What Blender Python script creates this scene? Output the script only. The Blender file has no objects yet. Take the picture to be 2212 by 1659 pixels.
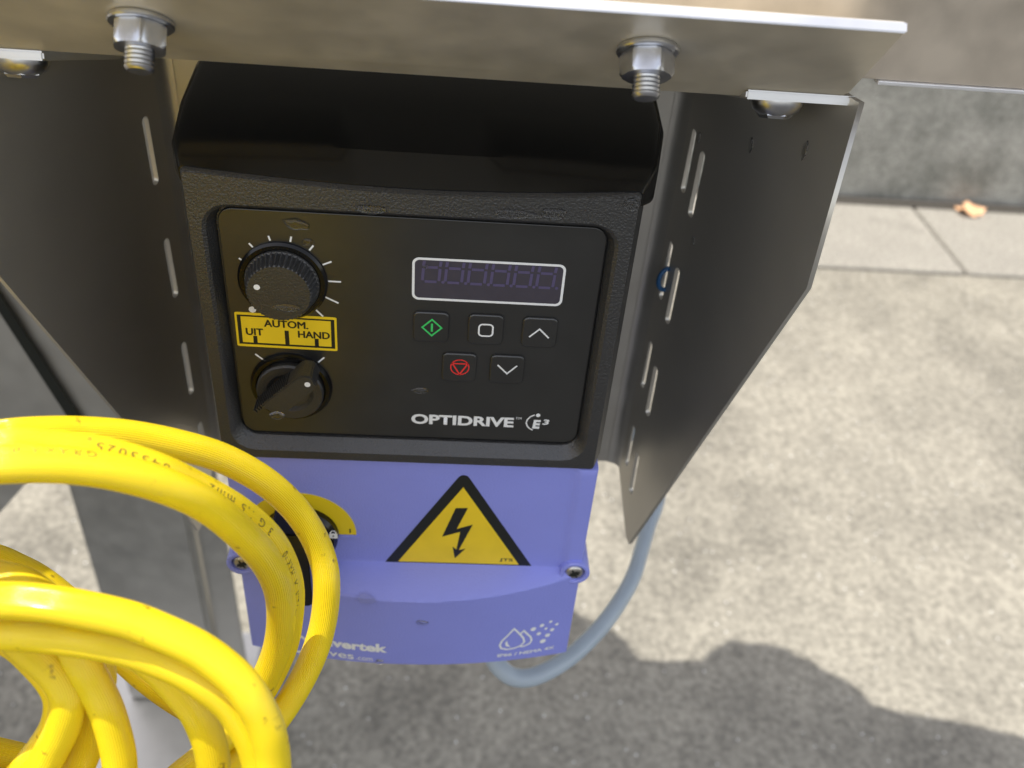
import bpy, bmesh, math, random
from mathutils import Vector, Matrix
random.seed(3)
R_ = math.radians

# ------------------------------------------------------------------ camera
W2, H2, FPX = 2212.0, 1659.0, 2000.0
CR = Vector((0.99669769, -0.02995751, 0.07547359))
CU = Vector((-0.04177686, 0.6078315, 0.7929663))
CF = Vector((0.06963052, 0.79350073, -0.60457272))
CC = Vector((0.07615047, -0.27268507, 0.14130795))
sc = bpy.context.scene
cam_d = bpy.data.cameras.new('camera')
cam = bpy.data.objects.new('camera', cam_d)
sc.collection.objects.link(cam)
sc.camera = cam
m = Matrix.Identity(4)
for i in range(3):
    m[i][0], m[i][1], m[i][2], m[i][3] = CR[i], CU[i], -CF[i], CC[i]
cam.matrix_world = m
cam_d.sensor_fit = 'HORIZONTAL'
cam_d.sensor_width = 36.0
cam_d.lens = 36.0 * FPX / W2
cam_d.clip_start = 0.01
cam_d.clip_end = 200.0
cam_d.dof.use_dof = True
cam_d.dof.focus_distance = 0.305
cam_d.dof.aperture_fstop = 12.5

# ------------------------------------------------------------------ world, sun, exposure
SUN = Vector((-0.36, 0.012, 0.93)).normalized()
world = bpy.data.worlds.new('World')
sc.world = world
world.use_nodes = True
wn = world.node_tree
sky = wn.nodes.new('ShaderNodeTexSky')
sky.sky_type = 'NISHITA'
sky.sun_disc = False
sky.sun_elevation = math.asin(SUN.z)
sky.sun_rotation = math.atan2(SUN.x, SUN.y)
bg = wn.nodes['Background']
bg.inputs['Strength'].default_value = 0.15
wb = wn.nodes.new('ShaderNodeHueSaturation')
wb.inputs['Saturation'].default_value = 0.52
wt = wn.nodes.new('ShaderNodeMix'); wt.data_type = 'RGBA'; wt.blend_type = 'MULTIPLY'; wt.inputs[0].default_value = 1
wt.inputs[7].default_value = (1.08, 1.0, 0.92, 1)      # camera white balance
wn.links.new(sky.outputs[0], wb.inputs['Color']); wn.links.new(wb.outputs[0], wt.inputs[6]); wn.links.new(wt.outputs[2], bg.inputs['Color'])
sl = bpy.data.lights.new('sun', 'SUN')
sl.energy = 2.5
sl.angle = R_(0.53)
sl.color = (1.0, 0.955, 0.88)
sun = bpy.data.objects.new('sun', sl)
sc.collection.objects.link(sun)
sun.rotation_euler = SUN.to_track_quat('Z', 'Y').to_euler()
sc.view_settings.view_transform = 'Standard'
sc.view_settings.look = 'None'
sc.view_settings.gamma = 1.0
sc.view_settings.use_curve_mapping = False
sc.view_settings.exposure = 1.03

# ------------------------------------------------------------------ helpers
def ray(px, py):
    return CF + CR * ((px - W2 / 2) / FPX) + CU * ((H2 / 2 - py) / FPX)
def on_plane(px, py, n, p0):
    d = ray(px, py); n = Vector(n); p0 = Vector(p0)
    return CC + d * ((p0 - CC).dot(n) / d.dot(n))
def on_y(px, py, y): return on_plane(px, py, (0, 1, 0), (0, y, 0))
def on_x(px, py, x): return on_plane(px, py, (1, 0, 0), (x, 0, 0))
def on_z(px, py, z): return on_plane(px, py, (0, 0, 1), (0, 0, z))
def depth(px, py, d): return CC + ray(px, py) * d

COL = sc.collection
def link(name, me, mat, parent=None, **kw):
    o = bpy.data.objects.new(name, me)
    COL.objects.link(o)
    if mat is not None and me is not None:
        me.materials.clear()
        for mm in (mat if isinstance(mat, (list, tuple)) else [mat]):
            me.materials.append(mm)
    if parent: o.parent = parent
    for k, v in kw.items():
        if v: o['category' if k == 'cat' else k] = v
    return o
def empty(name, label, cat, loc=(0, 0, 0), group=None):
    o = bpy.data.objects.new(name, None)
    COL.objects.link(o)
    o.location = (0, 0, 0)
    o.empty_display_size = 0.01
    o['label'] = label; o['category'] = cat
    if group: o['group'] = group
    return o
def mesh(name, verts, faces, mat, parent=None, smooth=False, angle=None, **kw):
    me = bpy.data.meshes.new(name)
    me.from_pydata([tuple(v) for v in verts], [], faces)
    me.update()
    bm = bmesh.new(); bm.from_mesh(me)
    bmesh.ops.recalc_face_normals(bm, faces=bm.faces)
    bm.to_mesh(me); bm.free()
    if smooth:
        me.polygons.foreach_set('use_smooth', [True] * len(me.polygons))
        if angle: me.set_sharp_from_angle(angle=R_(angle))
    return link(name, me, mat, parent, **kw)
def bake(cu, name, mat, parent, T, smooth=False, **kw):
    o = bpy.data.objects.new('tmp', cu); COL.objects.link(o)
    dg = bpy.context.evaluated_depsgraph_get()
    me = bpy.data.meshes.new_from_object(o.evaluated_get(dg))
    bpy.data.objects.remove(o)
    me.name = name
    if callable(T):
        for v in me.vertices: v.co = T(v.co)
    else:
        me.transform(T)
    if smooth:
        me.polygons.foreach_set('use_smooth', [True] * len(me.polygons))
        me.set_sharp_from_angle(angle=R_(35))
    return link(name, me, mat, parent, **kw)
def flat(name, loops, T, w0, thick, mat, parent=None, bev=0.0, smooth=False, **kw):
    """plate with optional holes: 2D loops -> solid between w0 and w0+thick"""
    cu = bpy.data.curves.new(name, 'CURVE')
    cu.dimensions = '2D'; cu.fill_mode = 'BOTH'
    for lp in loops:
        s = cu.splines.new('POLY'); s.points.add(len(lp) - 1)
        for i, p in enumerate(lp): s.points[i].co = (p[0], p[1], 0, 1)
        s.use_cyclic_u = True
    cu.extrude = max(thick / 2 - bev, 0)
    if bev:
        cu.bevel_depth = bev; cu.bevel_resolution = 2; cu.offset = -bev
    M = (T @ Matrix.Translation((0, 0, w0 + thick / 2))) if not callable(T) else T
    return bake(cu, name, mat, parent, M, smooth, **kw)
def frame(o, u, v):
    u = Vector(u).normalized(); v = Vector(v); w = u.cross(v).normalized(); v = w.cross(u)
    M = Matrix.Identity(4)
    for i in range(3): M[i][0], M[i][1], M[i][2], M[i][3] = u[i], v[i], w[i], o[i]
    return M
TF = frame((0, 0, 0), (1, 0, 0), (0, 0, 1))         # u = x, v = z, w = towards the viewer (-y)
def rrect(x0, z0, x1, z1, r, n=6):
    pts = []
    for cx, cz, a0 in ((x1 - r, z1 - r, 0), (x0 + r, z1 - r, 90), (x0 + r, z0 + r, 180), (x1 - r, z0 + r, 270)):
        for k in range(n + 1):
            a = R_(a0 + 90 * k / n); pts.append((cx + r * math.cos(a), cz + r * math.sin(a)))
    return pts
def rpoly(P, r, n=5):
    out = []; N = len(P)
    for i in range(N):
        a, b, c = Vector(P[i - 1]), Vector(P[i]), Vector(P[(i + 1) % N])
        d1 = (a - b).normalized(); d2 = (c - b).normalized()
        ang = d1.angle(d2); t = r / math.tan(ang / 2)
        p1 = b + d1 * t; p2 = b + d2 * t
        ctr = b + (d1 + d2).normalized() * (r / math.sin(ang / 2))
        a1 = math.atan2((p1 - ctr).y, (p1 - ctr).x); a2 = math.atan2((p2 - ctr).y, (p2 - ctr).x)
        da = (a2 - a1 + math.pi) % (2 * math.pi) - math.pi
        for k in range(n + 1):
            a = a1 + da * k / n; out.append((ctr.x + r * math.cos(a), ctr.y + r * math.sin(a)))
    return out
def circ(cx, cz, r, n=32, ry=None):
    return [(cx + r * math.cos(2 * math.pi * k / n), cz + (ry or r) * math.sin(2 * math.pi * k / n)) for k in range(n)]
def stadium(p, q, r, n=6):
    p, q = Vector(p), Vector(q); d = (q - p).normalized(); a0 = math.atan2(d.y, d.x); out = []
    for c, s in ((q, -90), (p, 90)):
        for k in range(n + 1):
            a = a0 + R_(s + 180 * k / n); out.append((c.x + r * math.cos(a), c.y + r * math.sin(a)))
    return out
def ribbon(pts, w, closed=False):
    """polyline with a width -> verts, faces (2D)"""
    P = [Vector(p) for p in pts]; N = len(P); L = []; Rr = []
    for i in range(N):
        a = P[i - 1] if (i or closed) else None; c = P[(i + 1) % N] if (i < N - 1 or closed) else None
        d1 = (P[i] - a).normalized() if a is not None else (c - P[i]).normalized()
        d2 = (c - P[i]).normalized() if c is not None else d1
        t = (d1 + d2).normalized(); nrm = Vector((-t.y, t.x)); k = 1 / max(0.4, nrm.dot(Vector((-d1.y, d1.x))))
        L.append(P[i] + nrm * w / 2 * k); Rr.append(P[i] - nrm * w / 2 * k)
    v = L + Rr; f = []
    for i in range(N if closed else N - 1):
        j = (i + 1) % N; f.append((i, j, N + j, N + i))
    return v, f
def decal(name, shapes, fn, mat, parent, **kw):
    """flat print: list of (verts2d, faces) laid on a surface by fn(u, v)"""
    V, Fc = [], []
    for v, f in shapes:
        b = len(V); V += [fn(p[0], p[1]) for p in v]; Fc += [tuple(b + i for i in q) for q in f]
    return mesh(name, V, Fc, mat, parent, **kw)
def loft(loops, cap0=False, cap1=False, closed=False):
    V = [p for lp in loops for p in lp]; n = len(loops[0]); Fc = []
    for i in range(len(loops) - (0 if closed else 1)):
        a, b = i * n, ((i + 1) % len(loops)) * n
        for k in range(n):
            k2 = (k + 1) % n; Fc.append((a + k, a + k2, b + k2, b + k))
    if cap0: Fc.append(tuple(range(n)))
    if cap1: Fc.append(tuple(len(V) - n + k for k in range(n)))
    return V, Fc
def lathe(name, prof, T, mat, parent=None, n=48, knurl=None, **kw):
    """prof: (radius, height) pairs along local w; knurl=(i0, i1, count, depth)"""
    loops = []
    for i, (r, h) in enumerate(prof):
        lp = []
        for k in range(n):
            a = 2 * math.pi * k / n; rr = r
            if knurl and knurl[0] <= i <= knurl[1]: rr = r - knurl[3] * (0.5 + 0.5 * math.cos(a * knurl[2]))
            lp.append(T @ Vector((rr * math.cos(a), rr * math.sin(a), h)))
        loops.append(lp)
    V, Fc = loft(loops, True, True)
    return mesh(name, V, Fc, mat, parent, smooth=True, angle=30, **kw)
def prism(name, pts, T, w0, w1, mat, parent=None, bev=0.0, **kw):
    me = bpy.data.meshes.new(name); bm = bmesh.new()
    a = [bm.verts.new(T @ Vector((p[0], p[1], w0))) for p in pts]
    b = [bm.verts.new(T @ Vector((p[0], p[1], w1))) for p in pts]
    n = len(pts)
    bm.faces.new(a); bm.faces.new(b)
    for i in range(n): bm.faces.new((a[i], a[(i + 1) % n], b[(i + 1) % n], b[i]))
    bmesh.ops.recalc_face_normals(bm, faces=bm.faces)
    if bev:
        bmesh.ops.bevel(bm, geom=list(bm.edges), offset=bev, segments=2, affect='EDGES', clamp_overlap=True)
    bm.to_mesh(me); bm.free()
    me.polygons.foreach_set('use_smooth', [True] * len(me.polygons)); me.set_sharp_from_angle(angle=R_(40))
    return link(name, me, mat, parent, **kw)
def text(name, s, quad, fn, mat, parent, bold=0.0, shear=0.0, sub=0, fat=0.0, **kw):
    """lettering fitted into the 2D quad (bottom-left, bottom-right, top-left) and laid by fn(u, v)"""
    cu = bpy.data.curves.new(name, 'FONT'); cu.body = s; cu.size = 1; cu.offset = bold; cu.shear = shear
    cu.resolution_u = 5
    o = bpy.data.objects.new('tmp', cu); COL.objects.link(o)
    me = bpy.data.meshes.new_from_object(o.evaluated_get(bpy.context.evaluated_depsgraph_get()))
    bpy.data.objects.remove(o)
    me.name = name
    if sub:
        bm = bmesh.new(); bm.from_mesh(me)
        bmesh.ops.triangulate(bm, faces=bm.faces)
        bmesh.ops.subdivide_edges(bm, edges=[e for e in bm.edges if e.calc_length() > 0.25], cuts=sub)
        bm.to_mesh(me); bm.free()
    xs = [v.co.x for v in me.vertices]; ys = [v.co.y for v in me.vertices]
    x0, x1 = min(xs), max(xs); y0, y1 = min(ys), max(ys)
    bl, br, tl = [Vector(p) for p in quad]
    for v in me.vertices:
        u = (v.co.x - x0) / (x1 - x0); t = (v.co.y - y0) / (y1 - y0)
        p = bl + (br - bl) * u + (tl - bl) * t
        v.co = fn(p.x, p.y)
    if fat:
        V = [v.co.copy() for v in me.vertices]; Fc = [tuple(p.vertices) for p in me.polygons]
        VV, FF = [], []
        for i, (a, b) in enumerate(((0, 0), (fat, 0), (-fat, 0), (0, fat * .6), (0, -fat * .6))):
            k = len(VV); VV += [v + Vector((a, -.000008 * i, b)) for v in V]; FF += [tuple(k + q for q in f) for f in Fc]
        me = bpy.data.meshes.new(name); me.from_pydata([tuple(v) for v in VV], [], FF)
    return link(name, me, mat, parent, **kw)
def catmull(P, per=10):
    P = [Vector(p) for p in P]; Q = [2 * P[0] - P[1]] + P + [2 * P[-1] - P[-2]]; out = []
    for i in range(1, len(Q) - 2):
        a, b, c, d = Q[i - 1:i + 3]
        for k in range(per):
            t = k / per
            out.append(0.5 * ((2 * b) + (c - a) * t + (2 * a - 5 * b + 4 * c - d) * t * t + (3 * b - a - 3 * c + d) * t ** 3))
    out.append(P[-1]); return out
def smooth_pts(P, it=2):
    for _ in range(it):
        P = [P[0]] + [(P[i - 1] + 2 * P[i] + P[i + 1]) / 4 for i in range(1, len(P) - 1)] + [P[-1]]
    return P
def tube(name, P, r, mat, parent=None, n=40, up=Vector((0.1, -0.65, 0.75)), **kw):
    V, Fc, UV = [], [], []; s = 0.0; S = []
    for i, p in enumerate(P):
        t = (P[min(i + 1, len(P) - 1)] - P[max(i - 1, 0)]).normalized()
        a = (up - t * up.dot(t)).normalized(); b = t.cross(a)
        if i: s += (p - P[i - 1]).length
        S.append((s, p, t, a, b))
        for k in range(n):
            an = 2 * math.pi * k / n; V.append(p + (a * math.cos(an) + b * math.sin(an)) * r)
    for i in range(len(P) - 1):
        for k in range(n):
            k2 = (k + 1) % n
            Fc.append((i * n + k, i * n + k2, (i + 1) * n + k2, (i + 1) * n + k))
            UV += [(S[i][0], k / n), (S[i][0], (k + 1) / n), (S[i + 1][0], (k + 1) / n), (S[i + 1][0], k / n)]
    Fc.append(tuple(range(n))[::-1]); Fc.append(tuple((len(P) - 1) * n + k for k in range(n)))
    UV += [(0, 0)] * (2 * n)
    me = bpy.data.meshes.new(name); me.from_pydata([tuple(v) for v in V], [], Fc); me.update()
    uvl = me.uv_layers.new(name='uv')
    for i, uv in enumerate(UV): uvl.data[i].uv = uv
    me.polygons.foreach_set('use_smooth', [True] * len(me.polygons))
    o = link(name, me, mat, parent, **kw)
    return o, S

# ------------------------------------------------------------------ materials
def nodes(name):
    mt = bpy.data.materials.new(name); mt.use_nodes = True
    nt = mt.node_tree; b = nt.nodes['Principled BSDF']
    return mt, nt, b
def N(nt, t, **kw):
    n = nt.nodes.new(t)
    for k, v in kw.items():
        if hasattr(n, k): setattr(n, k, v)
        else: n.inputs[k].default_value = v
    return n
def mat(name, col, rough=0.5, metal=0.0, bump=None, var=None, spec=0.5, stretch=(1, 1, 1), coat=0.0, rvar=0.0):
    """bump=(scale, strength, distance); var=(scale, amount)"""
    mt, nt, b = nodes(name)
    b.inputs['Base Color'].default_value = (*col, 1); b.inputs['Roughness'].default_value = rough
    b.inputs['Metallic'].default_value = metal; b.inputs['Specular IOR Level'].default_value = spec
    b.inputs['Coat Weight'].default_value = coat; b.inputs['Coat Roughness'].default_value = 0.1
    tc = N(nt, 'ShaderNodeTexCoord'); mp = N(nt, 'ShaderNodeMapping'); mp.inputs['Scale'].default_value = stretch
    nt.links.new(tc.outputs['Object'], mp.inputs['Vector'])
    if var:
        no = N(nt, 'ShaderNodeTexNoise'); no.inputs['Scale'].default_value = var[0]; no.inputs['Detail'].default_value = 6
        nt.links.new(mp.outputs[0], no.inputs['Vector'])
        mr = N(nt, 'ShaderNodeMapRange'); mr.inputs['From Min'].default_value = .3; mr.inputs['From Max'].default_value = .7
        mr.inputs['To Min'].default_value = 1 - var[1]; mr.inputs['To Max'].default_value = 1 + var[1]
        nt.links.new(no.outputs['Fac'], mr.inputs['Value'])
        mx = N(nt, 'ShaderNodeMix', data_type='RGBA', blend_type='MULTIPLY'); mx.inputs[0].default_value = 1
        mx.inputs[6].default_value = (*col, 1); nt.links.new(mr.outputs[0], mx.inputs[7]); nt.links.new(mx.outputs[2], b.inputs['Base Color'])
        if rvar:
            m2 = N(nt, 'ShaderNodeMapRange'); m2.inputs['From Min'].default_value = .3; m2.inputs['From Max'].default_value = .7
            m2.inputs['To Min'].default_value = rough - rvar; m2.inputs['To Max'].default_value = rough + rvar
            nt.links.new(no.outputs['Fac'], m2.inputs['Value']); nt.links.new(m2.outputs[0], b.inputs['Roughness'])
    if bump:
        nb = N(nt, 'ShaderNodeTexNoise'); nb.inputs['Scale'].default_value = bump[0]; nb.inputs['Detail'].default_value = 2
        nt.links.new(mp.outputs[0], nb.inputs['Vector'])
        bu = N(nt, 'ShaderNodeBump'); bu.inputs['Strength'].default_value = bump[1]; bu.inputs['Distance'].default_value = bump[2]
        nt.links.new(nb.outputs['Fac'], bu.inputs['Height']); nt.links.new(bu.outputs[0], b.inputs['Normal'])
    return mt
M_black = mat('black_textured_plastic', (0.022, 0.022, 0.022), 0.38, bump=(1500, 0.9, 0.00035), spec=1.0)
M_smooth = mat('black_smooth_plastic', (0.004, 0.004, 0.004), 0.17, bump=(500, 0.05, 0.0002), spec=0.4)
M_knob = mat('black_knob_plastic', (0.016, 0.016, 0.016), 0.40, bump=(1700, 0.9, 0.0003), spec=1.0)
M_panel = mat('matt_black_keypad_film', (0.016, 0.016, 0.015), 0.32, bump=(350, 0.03, 0.0002), var=(60, 0.2), spec=1.0)
M_purple = mat('purple_plastic', (0.27, 0.30, 0.77), 0.40, bump=(1200, 0.6, 0.0003), var=(30, 0.03))
M_white = mat('white_print', (0.85, 0.86, 0.85), 0.5)
M_green = mat('green_print', (0.05, 0.62, 0.14), 0.5)
M_red = mat('red_print', (0.85, 0.035, 0.03), 0.5)
M_stick_y = mat('yellow_sticker', (0.90, 0.64, 0.02), 0.4, var=(90, 0.05))
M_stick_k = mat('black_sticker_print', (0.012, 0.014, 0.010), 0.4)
M_iso_y = mat('yellow_isolator_plate', (0.80, 0.60, 0.01), 0.45)
M_disp = mat('purple_grey_display_window', (0.06, 0.053, 0.068), 0.3, var=(200, 0.05))
M_seg = mat('unlit_display_segment', (0.10, 0.083, 0.165), 0.35)
M_zinc = mat('zinc_bolt', (0.62, 0.63, 0.66), 0.3, metal=1.0, bump=(300, 0.1, 0.0003), var=(150, 0.15))
M_screw = mat('steel_screw', (0.6, 0.58, 0.54), 0.32, metal=1.0, var=(400, 0.2))
M_grey = mat('grey_cable_sheath', (0.42, 0.49, 0.55), 0.3, var=(40, 0.04))
M_blue = mat('blue_plastic', (0.02, 0.10, 0.25), 0.4)
M_leaf = mat('dry_leaf', (0.85, 0.50, 0.28), 0.6, var=(60, 0.2))
M_deck = mat('unseen_deck_grey', (0.35, 0.36, 0.36), 0.6)

def steel(name, col=(0.60, 0.58, 0.54), rough=0.40, aniso=(8, 600, 600), amt=0.05, metal=0.82, rv=0.06):
    mt, nt, b = nodes(name)
    b.inputs['Metallic'].default_value = metal
    tc = N(nt, 'ShaderNodeTexCoord'); mp = N(nt, 'ShaderNodeMapping'); mp.inputs['Scale'].default_value = aniso
    nt.links.new(tc.outputs['Object'], mp.inputs['Vector'])
    g = N(nt, 'ShaderNodeTexNoise'); g.inputs['Scale'].default_value = 1; g.inputs['Detail'].default_value = 3
    nt.links.new(mp.outputs[0], g.inputs['Vector'])
    sm = N(nt, 'ShaderNodeTexNoise'); sm.inputs['Scale'].default_value = 55; sm.inputs['Detail'].default_value = 5
    nt.links.new(tc.outputs['Object'], sm.inputs['Vector'])
    r = N(nt, 'ShaderNodeMapRange'); r.inputs['From Min'].default_value = .3; r.inputs['From Max'].default_value = .7
    r.inputs['To Min'].default_value = rough - rv; r.inputs['To Max'].default_value = rough + rv
    nt.links.new(sm.outputs['Fac'], r.inputs['Value']); nt.links.new(r.outputs[0], b.inputs['Roughness'])
    c = N(nt, 'ShaderNodeMapRange'); c.inputs['From Min'].default_value = .3; c.inputs['From Max'].default_value = .7
    c.inputs['To Min'].default_value = 1 - amt; c.inputs['To Max'].default_value = 1 + amt
    nt.links.new(sm.outputs['Fac'], c.inputs['Value'])
    mx = N(nt, 'ShaderNodeMix', data_type='RGBA', blend_type='MULTIPLY'); mx.inputs[0].default_value = 1
    mx.inputs[6].default_value = (*col, 1); nt.links.new(c.outputs[0], mx.inputs[7]); nt.links.new(mx.outputs[2], b.inputs['Base Color'])
    bu = N(nt, 'ShaderNodeBump'); bu.inputs['Strength'].default_value = 0.06; bu.inputs['Distance'].default_value = 0.0002
    nt.links.new(g.outputs['Fac'], bu.inputs['Height']); nt.links.new(bu.outputs[0], b.inputs['Normal'])
    return mt
M_steel = steel('brushed_stainless_steel')
M_steel_v = steel('brushed_stainless_upright', aniso=(600, 600, 8))
M_edge = steel('cut_steel_edge', col=(0.72, 0.71, 0.69), rough=0.4)

M_bright = steel('bright_sheared_edge', col=(0.85, 0.85, 0.86), rough=0.38)
M_wing = steel('bracket_stainless', col=(0.62, 0.59, 0.53), rough=0.36, aniso=(600, 600, 8), amt=0.02, metal=0.78, rv=0.015)
M_plate = steel('hazed_plate_steel', col=(0.70, 0.645, 0.535), rough=0.45, metal=0.5, amt=0.10)
M_rail = steel('hazed_rail_steel', col=(0.52, 0.455, 0.37), rough=0.42, metal=0.6, amt=0.16)
M_dull = steel('dull_leg_steel', col=(0.50, 0.485, 0.445), rough=0.42, aniso=(300, 300, 8), metal=0.7)
def cable_mat():
    mt, nt, b = nodes('yellow_ribbed_cable')
    uv = N(nt, 'ShaderNodeUVMap'); uv.uv_map = 'uv'
    sp = N(nt, 'ShaderNodeSeparateXYZ'); nt.links.new(uv.outputs[0], sp.inputs[0])
    mu = N(nt, 'ShaderNodeMath', operation='MULTIPLY'); mu.inputs[1].default_value = 2 * math.pi * 46
    nt.links.new(sp.outputs['Y'], mu.inputs[0])
    sn = N(nt, 'ShaderNodeMath', operation='SINE'); nt.links.new(mu.outputs[0], sn.inputs[0])
    tc = N(nt, 'ShaderNodeTexCoord')
    no = N(nt, 'ShaderNodeTexNoise'); no.inputs['Scale'].default_value = 35; no.inputs['Detail'].default_value = 3
    nt.links.new(tc.outputs['Object'], no.inputs['Vector'])
    am = N(nt, 'ShaderNodeMapRange'); am.inputs['From Min'].default_value = .38; am.inputs['From Max'].default_value = .62
    am.inputs['To Min'].default_value = .25; am.inputs['To Max'].default_value = 1
    nt.links.new(no.outputs['Fac'], am.inputs['Value'])
    m2 = N(nt, 'ShaderNodeMath', operation='MULTIPLY'); nt.links.new(sn.outputs[0], m2.inputs[0]); nt.links.new(am.outputs[0], m2.inputs[1])
    bu = N(nt, 'ShaderNodeBump'); bu.inputs['Strength'].default_value = 0.6; bu.inputs['Distance'].default_value = 0.00018
    nt.links.new(m2.outputs[0], bu.inputs['Height']); nt.links.new(bu.outputs[0], b.inputs['Normal'])
    # scuffs
    n2 = N(nt, 'ShaderNodeTexNoise'); n2.inputs['Scale'].default_value = 190; n2.inputs['Detail'].default_value = 6; n2.inputs['Roughness'].default_value = .6
    nt.links.new(tc.outputs['Object'], n2.inputs['Vector'])
    rp = N(nt, 'ShaderNodeMapRange'); rp.inputs['From Min'].default_value = .645; rp.inputs['From Max'].default_value = .72
    nt.links.new(n2.outputs['Fac'], rp.inputs['Value'])
    n3 = N(nt, 'ShaderNodeTexNoise'); n3.inputs['Scale'].default_value = 22; n3.inputs['Detail'].default_value = 4
    nt.links.new(tc.outputs['Object'], n3.inputs['Vector'])
    mx0 = N(nt, 'ShaderNodeMix', data_type='RGBA'); mx0.inputs[6].default_value = (0.98, 0.72, 0.014, 1); mx0.inputs[7].default_value = (0.95, 0.71, 0.016, 1)
    nt.links.new(n3.outputs['Fac'], mx0.inputs[0])
    mx = N(nt, 'ShaderNodeMix', data_type='RGBA'); mx.inputs[7].default_value = (0.33, 0.20, 0.02, 1)
    nt.links.new(rp.outputs[0], mx.inputs[0]); nt.links.new(mx0.outputs[2], mx.inputs[6]); nt.links.new(mx.outputs[2], b.inputs['Base Color'])
    b.inputs['Roughness'].default_value = 0.18; b.inputs['Specular IOR Level'].default_value = 0.5
    b.inputs['Subsurface Weight'].default_value = 0.12; b.inputs['Subsurface Radius'].default_value = (1.0, 0.6, 0.05)
    b.inputs['Subsurface Scale'].default_value = 0.001
    return mt
M_cable = cable_mat()
M_print = mat('dark_cable_print', (0.13, 0.08, 0.008), 0.5)

def water():
    mt, nt, b = nodes('water_film')
    b.inputs['Base Color'].default_value = (1, 1, 1, 1); b.inputs['Roughness'].default_value = 0.02
    b.inputs['Transmission Weight'].default_value = 1.0; b.inputs['IOR'].default_value = 1.33
    return mt
M_water = water()

def concrete(name, c0, c1, scale, spots, bscale=220, bstr=.5, bdist=.003):
    mt, nt, b = nodes(name)
    tc = N(nt, 'ShaderNodeTexCoord')
    a = N(nt, 'ShaderNodeTexNoise'); a.inputs['Scale'].default_value = scale; a.inputs['Detail'].default_value = 8; a.inputs['Roughness'].default_value = .62
    nt.links.new(tc.outputs['Object'], a.inputs['Vector'])
    mr = N(nt, 'ShaderNodeMapRange'); mr.inputs['From Min'].default_value = .36; mr.inputs['From Max'].default_value = .64
    nt.links.new(a.outputs['Fac'], mr.inputs['Value'])
    mx = N(nt, 'ShaderNodeMix', data_type='RGBA'); mx.inputs[6].default_value = (*c0, 1); mx.inputs[7].default_value = (*c1, 1)
    nt.links.new(mr.outputs[0], mx.inputs[0])
    fin = N(nt, 'ShaderNodeTexNoise'); fin.inputs['Scale'].default_value = 130; fin.inputs['Detail'].default_value = 4
    nt.links.new(tc.outputs['Object'], fin.inputs['Vector'])
    fr = N(nt, 'ShaderNodeMapRange'); fr.inputs['From Min'].default_value = .3; fr.inputs['From Max'].default_value = .7
    fr.inputs['To Min'].default_value = .68; fr.inputs['To Max'].default_value = 1.32
    nt.links.new(fin.outputs['Fac'], fr.inputs['Value'])
    m3 = N(nt, 'ShaderNodeMix', data_type='RGBA', blend_type='MULTIPLY'); m3.inputs[0].default_value = 1
    nt.links.new(mx.outputs[2], m3.inputs[6]); nt.links.new(fr.outputs[0], m3.inputs[7])
    vo = N(nt, 'ShaderNodeTexVoronoi'); vo.inputs['Scale'].default_value = 95
    nt.links.new(tc.outputs['Object'], vo.inputs['Vector'])
    lt = N(nt, 'ShaderNodeMapRange'); lt.inputs['From Min'].default_value = .16; lt.inputs['From Max'].default_value = .10
    nt.links.new(vo.outputs['Distance'], lt.inputs['Value'])
    sv = N(nt, 'ShaderNodeSeparateColor'); nt.links.new(vo.outputs['Color'], sv.inputs[0])
    gt = N(nt, 'ShaderNodeMath', operation='GREATER_THAN'); gt.inputs[1].default_value = 1 - spots
    nt.links.new(sv.outputs[0], gt.inputs[0])
    ml = N(nt, 'ShaderNodeMath', operation='MULTIPLY'); nt.links.new(lt.outputs[0], ml.inputs[0]); nt.links.new(gt.outputs[0], ml.inputs[1])
    m4 = N(nt, 'ShaderNodeMix', data_type='RGBA'); m4.inputs[7].default_value = (0.85, 0.84, 0.80, 1)
    nt.links.new(ml.outputs[0], m4.inputs[0]); nt.links.new(m3.outputs[2], m4.inputs[6]); nt.links.new(m4.outputs[2], b.inputs['Base Color'])
    b.inputs['Roughness'].default_value = .8
    st_ = N(nt, 'ShaderNodeTexNoise'); st_.inputs['Scale'].default_value = 3.3; st_.inputs['Detail'].default_value = 9; st_.inputs['Roughness'].default_value = .68
    nt.links.new(tc.outputs['Object'], st_.inputs['Vector'])
    sr = N(nt, 'ShaderNodeMapRange'); sr.inputs['From Min'].default_value = .53; sr.inputs['From Max'].default_value = .66
    sr.inputs['To Min'].default_value = 1.0; sr.inputs['To Max'].default_value = .72
    nt.links.new(st_.outputs['Fac'], sr.inputs['Value'])
    m5 = N(nt, 'ShaderNodeMix', data_type='RGBA', blend_type='MULTIPLY'); m5.inputs[0].default_value = 1
    nt.links.new(m4.outputs[2], m5.inputs[6]); nt.links.new(sr.outputs[0], m5.inputs[7]); nt.links.new(m5.outputs[2], b.inputs['Base Color'])
    bn = N(nt, 'ShaderNodeTexNoise'); bn.inputs['Scale'].default_value = bscale; bn.inputs['Detail'].default_value = 3
    nt.links.new(tc.outputs['Object'], bn.inputs['Vector'])
    bu = N(nt, 'ShaderNodeBump'); bu.inputs['Strength'].default_value = bstr; bu.inputs['Distance'].default_value = bdist
    nt.links.new(bn.outputs['Fac'], bu.inputs['Height']); nt.links.new(bu.outputs[0], b.inputs['Normal'])
    return mt
M_ground = concrete('worn_concrete', (0.250, 0.232, 0.190), (0.312, 0.289, 0.236), 9.0, 0.16)
M_slab = concrete('paving_slab_concrete', (0.29, 0.272, 0.236), (0.37, 0.347, 0.30), 3.0, 0.02)
M_wall = concrete('weathered_wall_concrete', (0.20, 0.20, 0.175), (0.40, 0.39, 0.35), 7.0, 0.02)
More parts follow.
